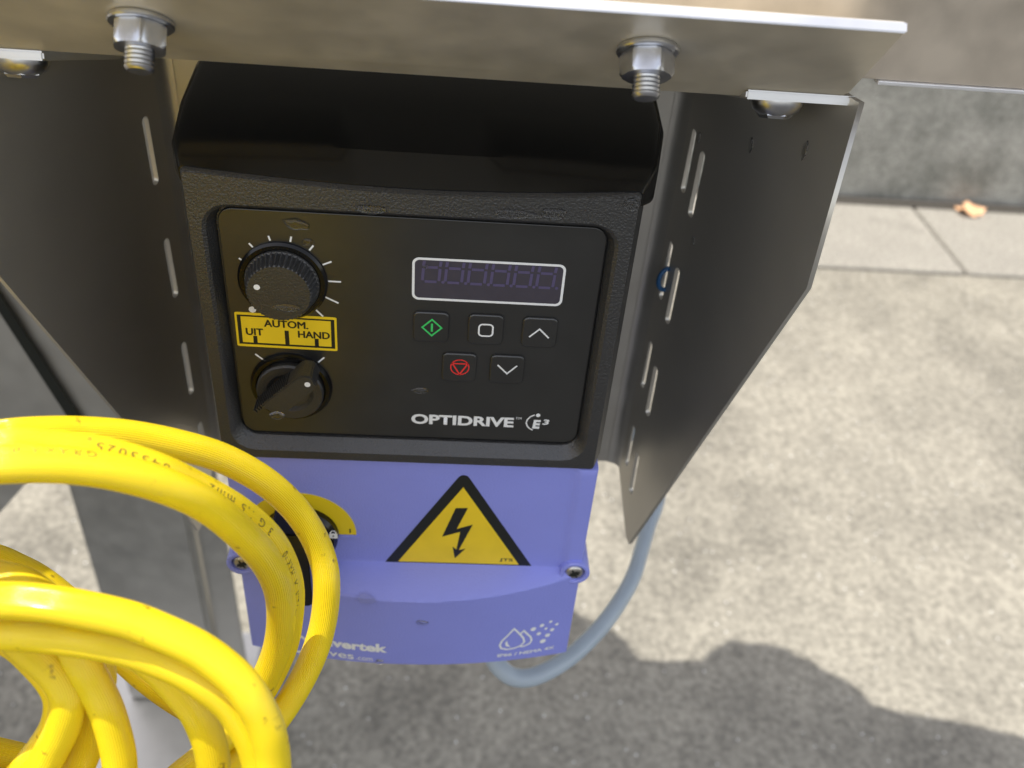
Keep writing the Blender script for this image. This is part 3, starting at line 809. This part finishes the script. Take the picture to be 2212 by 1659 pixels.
# ---------------- purple terminal cover: a height field with a bulging lower part
CX0, CX1, CZ1, CZ0 = -.0072, .1362, ZB - .0012, -.2190
def bulge(x): return .0135 * max(0, 1 - ((x - .0645) / .0735) ** 2)
def sstep(a, b, t):
    t = max(0, min(1, (t - a) / (b - a))); return t * t * (3 - 2 * t)
def surf(x, z):
    b = bulge(x)
    zl0 = -.1620; zl1 = zl0 - .0020 - b * .42
    inset = .0016 * sstep(.1305, .1275, x) * sstep(-.0012, .0018, x) if z > zl1 else 0
    if z > zl0: y = inset
    elif z < zl1: y = -b
    else:
        t = (zl0 - z) / (zl0 - zl1); y = inset * (1 - t) - b * (t * (2 - t) * .35 + t * .65)
    return YF + y
nx, zs = 96, []
z = CZ1
while z > CZ0:
    zs.append(z); z -= .0006 if -.177 < z < -.158 else .0025
zs.append(CZ0)
V, Fc = [], []
for z in zs:
    for i in range(nx + 1):
        x = CX0 + (CX1 - CX0) * i / nx
        zz = z if z > -.18 else -.18 + (z + .18) * (1 - .0065 / .039 * bulge(x) / .0135)
        V.append((x, surf(x, zz), zz))
nr = nx + 1
for j in range(len(zs) - 1):
    for i in range(nx): Fc.append((j * nr + i, j * nr + i + 1, (j + 1) * nr + i + 1, (j + 1) * nr + i))
# rim all round, going back
rim = [j * nr for j in range(len(zs))] + [(len(zs) - 1) * nr + i for i in range(1, nr)] + [j * nr + nx for j in range(len(zs) - 2, -1, -1)] + [i for i in range(nx - 1, 0, -1)]
def off_out(v, d, dy):
    x, y, z = v
    cx_, cz_ = .0645, -.162
    sx = -1 if x < CX0 + 1e-5 else (1 if x > CX1 - 1e-5 else 0); sz = -1 if z < CZ0 + 1e-5 else (1 if z > CZ1 - 1e-5 else 0)
    return (x + sx * d, y + dy, z + sz * d)
prev = rim
for d, dy, absy in ((.0006, .0003, None), (.0009, .0010, None), (.0014, 0, .020)):
    cur = []
    for i in rim:
        p = off_out(V[i], d, dy)
        if absy is not None: p = (p[0], absy, p[2])
        cur.append(len(V)); V.append(p)
    for k in range(len(rim)):
        k2 = (k + 1) % len(rim); Fc.append((prev[k], prev[k2], cur[k2], cur[k]))
    prev = cur
cover = mesh('terminal_cover', V, Fc, M_purple, dr, smooth=True, angle=35)
def on_cover(px, py, off=0.0):
    y = YF - .008
    for _ in range(8):
        p = on_y(px, py, y); y = surf(min(max(p.x, CX0), CX1), p.z) - off
    return (p.x, p.z)
def fc(off): return lambda u, v: Vector((u, surf(min(max(u, CX0), CX1), v) - off, v))
# ears with screws
for ex, nm in ((on_cover(527, 1213), 'l'), (on_cover(1238, 1234), 'r')):
    ex = (-.0066 if nm == 'l' else .1342, ex[1])
    flat('screw_ear', [circ(ex[0], ex[1], .0066, 40), circ(ex[0], ex[1], .0045, 32)], TF, -YF - .0185, .0205, M_purple, cover, bev=.0007, smooth=True)
    T = frame((ex[0], YF - .0013, ex[1]), (1, 0, 0), (0, 0, 1))
    sw = lathe('cover_screw', [(.0043, -.004), (.0043, -.0010), (.0038, -.0001), (.0030, .0004), (.0016, .0006)], T, M_screw, dr, n=36)
    star = []
    for k in range(24):
        a = 2 * math.pi * k / 24; star.append(((.0016 + .00045 * math.cos(6 * a)) * math.cos(a), (.0016 + .00045 * math.cos(6 * a)) * math.sin(a)))
    cr = [(.0004, .0004), (.0004, .0024), (-.0004, .0024), (-.0004, .0004), (-.0024, .0004), (-.0024, -.0004), (-.0004, -.0004), (-.0004, -.0024), (.0004, -.0024), (.0004, -.0004), (.0024, -.0004), (.0024, .0004)]
    prism('socket', cr, T @ Matrix.Rotation(.5, 4, 'Z'), .0003, .00075, M_stick_k, sw)
    prism('socket', star, T, .0003, .0008, M_stick_k, sw)

# warning triangle
yw = YF + .0016
i3 = [on_y(*p, yw - .0002) for p in ((1000.4, 1057), (856.7, 1211.2), (1124.2, 1220.8))]
i2 = [Vector((p.x, p.z)) for p in i3]
side = (i2[2].x - i2[1].x); bx_ = (i2[1].x + i2[2].x) / 2; bz_ = (i2[1].y + i2[2].y) / 2
hgt_ = i2[0].y - bz_; side = (side + hgt_ / .866) / 2
c3 = Vector((bx_ * .5 + i2[0].x * .5, bz_ + side * .2887))
def trip(s, dx=0): return [(c3.x, c3.y + s * .5774), (c3.x - s / 2, c3.y - s * .2887), (c3.x + s / 2, c3.y - s * .2887)]
ws = flat('warning_sticker', [rpoly(trip(side + .0152), .0024)], TF, -yw + 0, .00018, M_stick_k, dr)
decal('sticker_field', [(trip(side), [(0, 1, 2)])], lambda u, v: Vector((u, yw - .00026, v)), M_stick_y, ws)
g7 = zx(.4167, 460.8, 921.7)
bolt = [(1257, 422), (1320, 422), (1262, 530), (1345, 508), (1272, 640), (1307, 632), (1252, 682), (1240, 622), (1260, 637), (1280, 545), (1186, 570)]
b2 = []
for p in bolt:
    q = on_y(*g7(*p), yw - .0003); b2.append((q.x, q.z))
me_ = flat('lightning_arrow', [b2], TF, -yw + .00030, .00004, M_stick_k, ws)
a_, b_ = [on_y(*g7(*p), yw - .0003) for p in ((1482, 700), (1552, 702))]
text('sticker_initials', 'JTS', ((a_.x, a_.z), (b_.x, a_.z), (a_.x, a_.z + .0022)), lambda u, v: Vector((u, yw - .00032, v)), M_stick_k, ws, bold=.02)

# isolator switch
IX, IZ = on_y(650, 1156, YF)[0], on_y(650, 1156, YF)[2]
n_ = 40
arc_o = [(IX + .0226 * math.cos(math.pi * k / n_), IZ + .0226 * math.sin(math.pi * k / n_)) for k in range(n_ + 1)]
arc_i = [(IX + .0154 * math.cos(math.pi * k / n_), IZ + .0154 * math.sin(math.pi * k / n_)) for k in range(n_, -1, -1)]
iso = flat('isolator_plate', [arc_o + arc_i], TF, -yw + 0, .0005, M_iso_y, dr)
a_ = on_y(*zx(.1562, 518.4, 1008)(1525, 875), yw)
decal('isolator_mark', [ribbon([(a_.x, a_.z + .0012), (a_.x, a_.z - .0012)], .0006)], lambda u, v: Vector((u, yw - .0006, v)), M_stick_k, iso)
# lip under the yellow plate
prism('isolator_lip', [(IX + .0154, IZ - .0002), (IX + .0236, IZ - .0002), (IX + .0236, IZ - .0018), (IX + .0154, IZ - .0018)], TF, -yw - .0004, -yw + .0009, M_purple, dr, bev=.0003)
sw_ = lathe('isolator_knob', [(.0152, 0), (.0152, .0030), (.0140, .0048), (.0100, .0050)], frame((IX, yw, IZ), (1, 0, 0), (0, 0, 1)), M_smooth, dr, n=64)
prism('isolator_handle', rrect(-.0075, -.0240, .0075, .0185, .002, 3), frame((IX - .0015, yw, IZ), (1, 0, 0), (0, 0, 1)), .0045, .0190, M_smooth, sw_, bev=.0010)
lk = on_y(*zx(.1562, 518.4, 1008)(1292, 955), yw - .0052)
flk = lambda u, v: Vector((lk.x + u, yw - .0052, lk.z + v))
arcp = [(.0011 * math.cos(math.pi * k / 12), .0012 + .0016 * math.sin(math.pi * k / 12)) for k in range(13)]
pd = decal('padlock_symbol', [([(-.0017, -.0016), (.0017, -.0016), (.0017, .0012), (-.0017, .0012)], [(0, 1, 2, 3)]), ribbon(arcp, .0005)], flk, M_white, sw_)
decal('padlock_keyhole', [(circ(0, -.0002, .0004, 10), [tuple(range(10))])], lambda u, v: flk(u, v) - Vector((0, .0001, 0)), M_stick_k, sw_)

# maker's lettering and water icon on the cover
fw_ = fc(.00012)
bl, br = on_cover(*g7(622, 1158)), on_cover(*g7(900, 1152))
zb_ = (bl[1] + br[1]) / 2
perc = (br[0] - bl[0]) / 6.05
x_start = bl[0] - perc * 1.55
text('maker_lettering', 'invertek', ((x_start, zb_), (br[0], zb_), (x_start, zb_ + .0058)), fw_, M_white, cover, bold=.03, sub=2, fat=.00012)
bl, br = on_cover(*g7(605, 1186)), on_cover(*g7(727, 1184))
dxs = bl[0] - (br[0] - bl[0]) * .92
text('maker_lettering', 'drives', ((dxs, bl[1]), (br[0], bl[1]), (dxs, bl[1] + .0046)), fw_, M_white, cover, sub=2, fat=.00014)
a_, b_ = on_cover(*g7(741, 1191)), on_cover(*g7(825, 1192))
text('maker_lettering', '.com', ((a_[0], bl[1]), (b_[0], bl[1]), (a_[0], bl[1] + .0022)), fw_, M_white, cover, sub=2)
c = on_cover(*g7(425, 1118))
decal('maker_emblem', [ribbon([(c[0] + .0062 * math.cos(a), c[1] + .0062 * math.sin(a)) for a in [2 * math.pi * k / 32 for k in range(32)]], .0016, True)], fw_, M_white, cover)
g8 = zx(.1562, 1008, 1180.9)
P8 = lambda x, y: on_cover(*g8(x, y))
d1 = [P8(*p) for p in ((657, 1135), (560, 1235), (490, 1300), (458, 1360), (480, 1405), (560, 1418), (660, 1400), (750, 1365), (798, 1310), (785, 1260), (735, 1205), (690, 1160))]
d2 = [P8(*p) for p in ((735, 1212), (765, 1185), (792, 1160), (840, 1205), (885, 1245), (898, 1290), (870, 1335), (800, 1370), (745, 1382))]
d3 = [P8(*p) for p in ((560, 1295), (530, 1335), (545, 1375), (608, 1385), (570, 1345))]
dots = [(922, 1137, 45), (1042, 1087, 38), (1163, 1035, 28), (1247, 1070, 29), (1097, 1130, 26), (1182, 1145, 37), (998, 1200, 37), (1118, 1222, 43), (1053, 1303, 50)]
shp = [ribbon(d1, .0009, True), ribbon(d2, .0009), (d3, [(0, 1, 2, 3, 4)])]
for x_, y_, r_ in dots:
    c = P8(x_, y_); shp.append((circ(c[0], c[1], r_ * .0000285, 16), [tuple(range(16))]))
decal('water_jet_symbol', shp, fw_, M_white, cover)
a_, b_ = P8(428, 1525), P8(1205, 1405)
text('protection_lettering', 'IP66 / NEMA 4X', (a_, b_, (a_[0], a_[1] + .0021)), fw_, M_white, cover, sub=1, fat=.00012)

# ================================================================== CABLES
def strand(pts, k=0):
    P = [depth(x, y, d) for x, y, d in pts]
    C0 = Vector((-.062 - .004 * (k % 3), 0, -.112 - .004 * (k % 4)))
    def pol(p): return math.atan2(p.z - C0.z, p.x - C0.x), math.hypot(p.x - C0.x, p.z - C0.z)
    e, v = P[-1], (P[-1] - P[-2]).normalized()
    e2 = e + v * .015; h = P[0] + (P[0] - P[1]).normalized() * .012
    a0, r0 = pol(e2); a1, r1 = pol(h)
    while a1 > a0: a1 -= 2 * math.pi
    nn_ = max(3, int((a0 - a1) / .42)); tail = [e2]
    rb_ = .092 + .006 * (k % 4)
    for i in range(1, nn_):
        t = i / nn_; a = a0 + (a1 - a0) * t; f = math.sin(math.pi * t) ** .5
        r = (r0 + (r1 - r0) * t) * (1 - f) + rb_ * f; y = (e2.y + (h.y - e2.y) * t) * (1 - f) + (-.128 - .009 * (k % 5)) * f
        tail.append(Vector((C0.x + r * math.cos(a), y, C0.z + r * math.sin(a))))
    P = P + tail + [h, P[0]]
    return smooth_pts(catmull(P, 8), 3)
RC = .0044
cc_ = empty('cable_coil', 'coiled yellow ribbed power cable hanging in front on the left', 'cable')
strA = [(-260, 1010, .250), (-120, 962, .240), (0, 943, .236), (96, 935, .240), (190, 935, .247), (290, 943, .254), (401, 965, .262), (491, 994, .270), (581, 1046, .280), (648, 1112, .290), (690, 1186, .297), (706, 1262, .300), (695, 1361, .304), (660, 1454, .306), (597, 1556, .306), (520, 1640, .306), (420, 1740, .306), (300, 1840, .306)]
strC = [(-260, 1065, .205), (-120, 1018, .206), (0, 1004, .208), (144, 1004, .212), (261, 1022, .217), (369, 1054, .224), (455, 1097, .233), (526, 1157, .244), (576, 1214, .256), (602, 1271, .267), (608, 1331, .278), (599, 1398, .287), (574, 1462, .293), (540, 1525, .297), (490, 1585, .297), (435, 1637, .297), (370, 1690, .297), (280, 1780, .297)]
strB = [(-260, 1025, .213), (-120, 978, .214), (0, 964, .216), (96, 967, .2185), (212, 978, .223), (325, 1010, .229), (414, 1050, .237), (507, 1102, .247), (576, 1160, .259), (612, 1220, .271), (627, 1286, .281), (619, 1375, .293), (600, 1430, .298), (568, 1492, .303), (520, 1560, .306), (450, 1640, .307), (380, 1720, .307)]
strD = [(-260, 1350, .222), (-120, 1306, .216), (0, 1297, .2145), (99, 1303, .2145), (183, 1317, .215), (260, 1334, .216), (306, 1348, .217), (364, 1372, .218), (410, 1393, .219), (446, 1414, .220), (485, 1443, .221), (519, 1475, .222), (544, 1509, .223), (565, 1547, .2245), (580, 1587, .226), (588, 1629, .228), (590, 1680, .230), (580, 1760, .234), (540, 1860, .24)]
strE = [(-260, 1425, .232), (-120, 1377, .225), (0, 1366, .2225), (141, 1376, .222), (277, 1401, .223), (380, 1439, .2245), (436, 1471, .226), (498, 1520, .229), (541, 1587, .232), (562, 1653, .235), (568, 1740, .238), (545, 1850, .242)]
strF = [(-260, 1262, .240), (-120, 1238, .236), (0, 1250, .234), (60, 1268, .234), (120, 1320, .234), (155, 1385, .235), (179, 1436, .236), (204, 1480, .238), (230, 1534, .240), (251, 1604, .243), (259, 1659, .245), (256, 1740, .248), (230, 1850, .25)]
strG = [(-260, 1330, .232), (-120, 1300, .230), (0, 1345, .2315), (50, 1392, .2335), (92, 1427, .235), (122, 1458, .236), (142, 1494, .237), (146, 1530, .238), (134, 1576, .240), (113, 1617, .242), (89, 1659, .243), (40, 1720, .245), (-40, 1800, .25)]
strG2 = [(-260, 1340, .245), (-100, 1340, .244), (20, 1380, .244), (80, 1430, .245), (118, 1475, .246), (132, 1515, .247), (124, 1565, .249), (98, 1610, .250), (62, 1657, .251), (10, 1715, .253), (-70, 1790, .256)]
strK = [(-260, 1290, .250), (-100, 1285, .250), (40, 1310, .250), (130, 1350, .250), (190, 1400, .250), (213, 1445, .251), (213, 1490, .252), (205, 1545, .254), (189, 1607, .256), (168, 1660, .257), (130, 1730, .26)]
strH = [(-260, 1282, .242), (-120, 1262, .240), (0, 1275, .240), (100, 1300, .240), (200, 1345, .239), (270, 1390, .238), (330, 1432, .238), (370, 1470, .239), (403, 1508, .240), (428, 1543, .241), (448, 1590, .243), (458, 1627, .245), (461, 1662, .247), (456, 1740, .25), (430, 1840, .255)]
strM = [(-260, 1205, .285), (-120, 1190, .288), (-20, 1203, .290), (35, 1225, .292), (80, 1248, .294), (120, 1277, .297), (160, 1312, .300), (210, 1362, .304), (255, 1410, .306), (293, 1447, .309), (340, 1486, .314), (384, 1517, .320), (430, 1545, .327), (500, 1590, .335), (560, 1650, .34), (590, 1740, .345)]
info = {}
for ki, (nm, sp) in enumerate((('D', strD), ('E', strE), ('C', strC), ('B', strB), ('A', strA), ('F', strF), ('H', strH), ('G', strG), ('G2', strG2), ('K', strK), ('M', strM))):
    o, S = tube('cable_loop', strand(sp, ki), RC, M_cable, cc_, n=48)
    info[nm] = (o, S)
for k in range(6):                                      # unseen inner turns, added for yellow bounce onto keypad and bezel
    c0 = Vector((-.100 + .004 * (k % 3), -.118 - .010 * k, -.205 + .004 * (k % 2))); rr = .078 + .005 * (k % 3)
    tube('cable_loop', [c0 + Vector((rr * math.cos(a), .010 * math.sin(2 * a + k), rr * math.sin(a) * 1.05)) for a in [2 * math.pi * q / 60 for q in range(61)]], RC, M_cable, cc_, n=32)
for k in range(8):                                      # more unseen turns farther left, added to throw yellow onto plate and wing
    c0 = Vector((-.170 + .005 * (k % 3), -.068 - .0098 * k, -.045 + .004 * (k % 2))); rr = .080 + .005 * (k % 3)
    tube('cable_loop', [c0 + Vector((rr * math.cos(a), .008 * math.sin(2 * a + k), rr * math.sin(a) * 1.1)) for a in [2 * math.pi * q / 60 for q in range(61)]], RC, M_cable, cc_, n=32)
def frame_at(S, s):
    for i in range(len(S) - 1):
        if S[i + 1][0] >= s:
            t = (s - S[i][0]) / (S[i + 1][0] - S[i][0])
            return S[i][1].lerp(S[i + 1][1], t), S[i][2].lerp(S[i + 1][2], t).normalized(), S[i][3].lerp(S[i + 1][3], t).normalized(), S[i][4].lerp(S[i + 1][4], t).normalized()
    return S[-1][1:]
def s_near(S, px, py):
    best = min(S, key=lambda q: ((CR.dot(q[1] - CC) / CF.dot(q[1] - CC) * FPX + W2 / 2 - px) ** 2 + (H2 / 2 - CU.dot(q[1] - CC) / CF.dot(q[1] - CC) * FPX - py) ** 2))
    return best[0]
def cable_text(s, key, pxy, ang, h=.0022, stretch=1.0):
    """lettering running back along the cable, upside down, starting at the strand point nearest pxy"""
    o, S = info[key]; s0 = s_near(S, *pxy)
    cu = bpy.data.curves.new('t', 'FONT'); cu.body = s; cu.size = 1; cu.resolution_u = 2; cu.space_character = 1.25
    ob = bpy.data.objects.new('tmp', cu); COL.objects.link(ob)
    me = bpy.data.meshes.new_from_object(ob.evaluated_get(bpy.context.evaluated_depsgraph_get())); bpy.data.objects.remove(ob)
    k = h / .7
    for v in me.vertices:
        p, t, a, b = frame_at(S, s0 - v.co.x * k * stretch)
        an = R_(ang) + (v.co.y * k) / RC
        v.co = p + (a * math.cos(an) + b * math.sin(an)) * (RC + .00005)
    me.name = 'cable_lettering'
    link('cable_lettering', me, M_print, o)
cable_text('0433025', 'B', (352, 1022), -30, stretch=1.25)
cable_text('3 G 1,5 mm2', 'B', (560, 1145), -38, stretch=1.2)
cable_text('GRAKA 07', 'C', (205, 1012), -52, h=.0019, stretch=1.25)
cable_text('-VEIR  A  HAR  0', 'B', (622, 1300), -38, stretch=1.0)

# grey cable under the drive
gp = [(1300, 900, .66), (1400, 960, .65), (1425, 1030, .64), (1419, 1087, .62), (1401, 1136, .60), (1385, 1191, .58), (1370, 1240, .56), (1345, 1289, .545), (1306, 1345, .525), (1266, 1388, .51), (1227, 1422, .50), (1181, 1450, .49), (1142, 1464, .485), (1108, 1462, .482), (1084, 1446, .48), (1066, 1420, .48), (1058, 1370, .48)]
tube('grey_cable', smooth_pts(catmull([depth(*p) for p in gp], 8), 2), .0048, M_grey, n=32, label='light blue-grey round cable curving up from under the drive to the bracket', cat='cable')

# ================================================================== LEG AND PANELS OF THE STAND, LEFT BACKGROUND
lg = empty('steel_leg_post', 'grey steel stand leg with foot plate behind the yellow cable', 'post')
yl = .375
xa = on_y(174, 1152, yl).x; xb = on_y(412, 1152, yl).x
prism('leg_tube', [(xa, yl), (xb, yl), (xb, yl + .07), (xa, yl + .07)], Matrix.Identity(4), GZ + .012, -.02, M_dull, lg, bev=.004)
prism('leg_flange', [(xb + .002, yl + .012), (xb + .030, yl + .012), (xb + .030, yl + .016), (xb + .002, yl + .016)], Matrix.Identity(4), GZ + .012, -.02, M_dull, lg, bev=.001)
fp = on_z(300, 1520, GZ + .01)
prism('foot_plate', [(xa - .03, yl - .13), (xb + .03, yl - .13), (xb + .03, yl + .10), (xa - .03, yl + .10)], Matrix.Identity(4), GZ + .002, GZ + .012, M_steel, lg, bev=.002)
sp_ = empty('steel_sheet_pair', 'two blurred grey steel side sheets with a painted gap shadow, at the left edge', 'steel panel')
yp = .23
def py_(lst, y): return [(p.x, p.z) for p in (on_y(a, b, y) for a, b in lst)]
prism('side_sheet', py_([(-120, 420), (60, 560), (330, 930), (330, 1010), (205, 1010), (-60, 560)], yp), frame((0, yp, 0), (1, 0, 0), (0, 0, 1)), -.002, 0, M_dull, sp_)
prism('side_sheet', py_([(-300, 330), (-10, 560), (235, 1010), (60, 1040), (-20, 1130), (-300, 1500)], yp + .03), frame((0, yp + .03, 0), (1, 0, 0), (0, 0, 1)), -.002, 0, M_dull, sp_)

prism('gap_shadow', py_([(-75, 560), (-45, 560), (-8, 625), (175, 905), (205, 1010), (180, 1010), (150, 905), (-22, 640)], yp - .004), frame((0, yp - .004, 0), (1, 0, 0), (0, 0, 1)), -.002, 0.001, M_stick_k, sp_)  # black strip painted in as the shadow between the two sheets

# ================================================================== WATER DROPS
def drop(pos, u, v, n, rx, ry, h, label, seed=0):
    rnd = random.Random(seed); ns, nr_ = 24, 6
    u, v, n = Vector(u), Vector(v), Vector(n); wob = [1 + rnd.uniform(-.30, .30) for _ in range(ns)]
    wob = [(wob[k - 1] + wob[k] + wob[(k + 1) % ns]) / 3 for k in range(ns)]
    V = []; loops = []
    for i in range(nr_):
        a = math.pi / 2 * i / nr_
        loops.append([pos + u * (rx * wob[k] * math.cos(a) * math.cos(2 * math.pi * k / ns)) + v * (ry * wob[k] * math.cos(a) * math.sin(2 * math.pi * k / ns)) + n * (h * math.sin(a)) for k in range(ns)])
    V, Fc = loft(loops, True, False); V.append(pos + n * h); m_ = len(V) - 1; b = (nr_ - 1) * ns
    Fc += [(b + k, b + (k + 1) % ns, m_) for k in range(ns)]
    mesh('water_drop', V, Fc, M_water, smooth=True, angle=60, label=label, cat='water drop', group='water drops on the drive')
X, Zv, NY = (1, 0, 0), (0, 0, 1), (0, -1, 0)
e = .00005
p = on_y(640, 484, YK); drop(p + Vector((0, -e, 0)), (1, 0, -.15), Zv, NY, .0042, .0021, .0010, 'flat water drop on the keypad above the round speed knob', 1)
p = on_y(665, 525 - 2, YK); drop(p + Vector((0, -e, 0)), X, Zv, NY, .0020, .0013, .0005, 'small water drop touching the tick marks above the speed knob', 2)
p = on_y(802, 452, YF); drop(p + Vector((0, -e, 0)), X, Zv, NY, .0050, .0016, .0010, 'wide water drop on the lower lip of the bezel top, left of middle', 3)
p = on_y(1115, 462, YF); drop(p + Vector((0, -e, 0)), X, Zv, NY, .0085, .0015, .0008, 'long water drop on the bezel top strip, right of middle', 4)
p = on_y(1195, 462, YF); drop(p + Vector((0, -e, 0)), X, Zv, NY, .0040, .0020, .0011, 'round water drop beside the long one on the bezel top strip', 5)
p = on_y(1365, 442, YF); drop(p + Vector((0, -e, 0)), X, Zv, NY, .0026, .0022, .0007, 'water drop in the upper right corner of the bezel', 6)
p = on_y(908, 843, YK); drop(p + Vector((0, -e, 0)), X, Zv, NY, .0034, .0013, .0010, 'oval water drop on the keypad below the start key', 7)
p = on_y(919, 575, YK); drop(p + Vector((0, -.0004, 0)), X, Zv, NY, .0011, .0009, .0006, 'tiny water drop on the display window over the first digit', 8)
p = on_y(618, 664, YK - .0086); drop(p + Vector((0, -e, 0)), X, Zv, NY, .0050, .0014, .0012, 'water drop clinging to the lower rim of the speed knob', 9)
hq = on_y(600, 893, YK - .0122); drop(hq + Vector((-.0002, -e, -.0008)), X, Zv, NY, .0026, .0018, .0014, 'water drop hanging from the end of the selector handle', 10)
a_ = on_cover(799, 1237); drop(Vector((a_[0], surf(*a_) - .0002, a_[1])), X, (0, -.6, -.8), (0, -.75, .66), .0040, .0022, .0008, 'water drop on the purple ledge left of the warning triangle', 11)
a_ = on_cover(912, 1345); drop(Vector((a_[0], surf(*a_) - .0001, a_[1])), X, Zv, NY, .0028, .0016, .0006, 'faint water drop in the middle of the lower purple cover', 12)
a_ = on_cover(820, 1432); drop(Vector((a_[0], surf(*a_) - .0001, a_[1] + .001)), X, Zv, NY, .0018, .0018, .0008, 'water drop at the bottom edge of the purple cover', 13)

wo, we, _l = web_frame(1)
wnrm = we.cross(Vector((0, 0, 1)))
if wnrm.x > 0: wnrm = -wnrm
for (px, py), h_, lb in (((1510, 297), .0022, 'dark water drop beside the top slots of the right bracket wing'), ((1622, 313), .0030, 'long water streak in the middle of the right bracket wing, under the domed bolt'), ((1738, 324), .0032, 'pale water streak near the outer edge of the right bracket wing'), ((1498, 520), .0018, 'small water drop right of the blue tie on the right bracket wing')):
    u_, v_ = web_uv(px, py, 1)
    drop(wo + we * u_ + Vector((0, 0, v_)) + wnrm * .00005, we, (0, 0, 1), wnrm, .0016, h_, .0006, lb, int(px))

# put every Empty at the base of its thing
for o in list(COL.objects):
    if o.type == 'EMPTY' and o.children:
        pts = [c.matrix_basis @ Vector(b) for c in o.children if c.type == 'MESH' for b in c.bound_box]
        lo = Vector([min(p[i] for p in pts) for i in range(3)]); hi = Vector([max(p[i] for p in pts) for i in range(3)])
        loc = Vector(((lo.x + hi.x) / 2, (lo.y + hi.y) / 2, lo.z))
        o.location = loc
        for c in o.children: c.location = c.location - loc
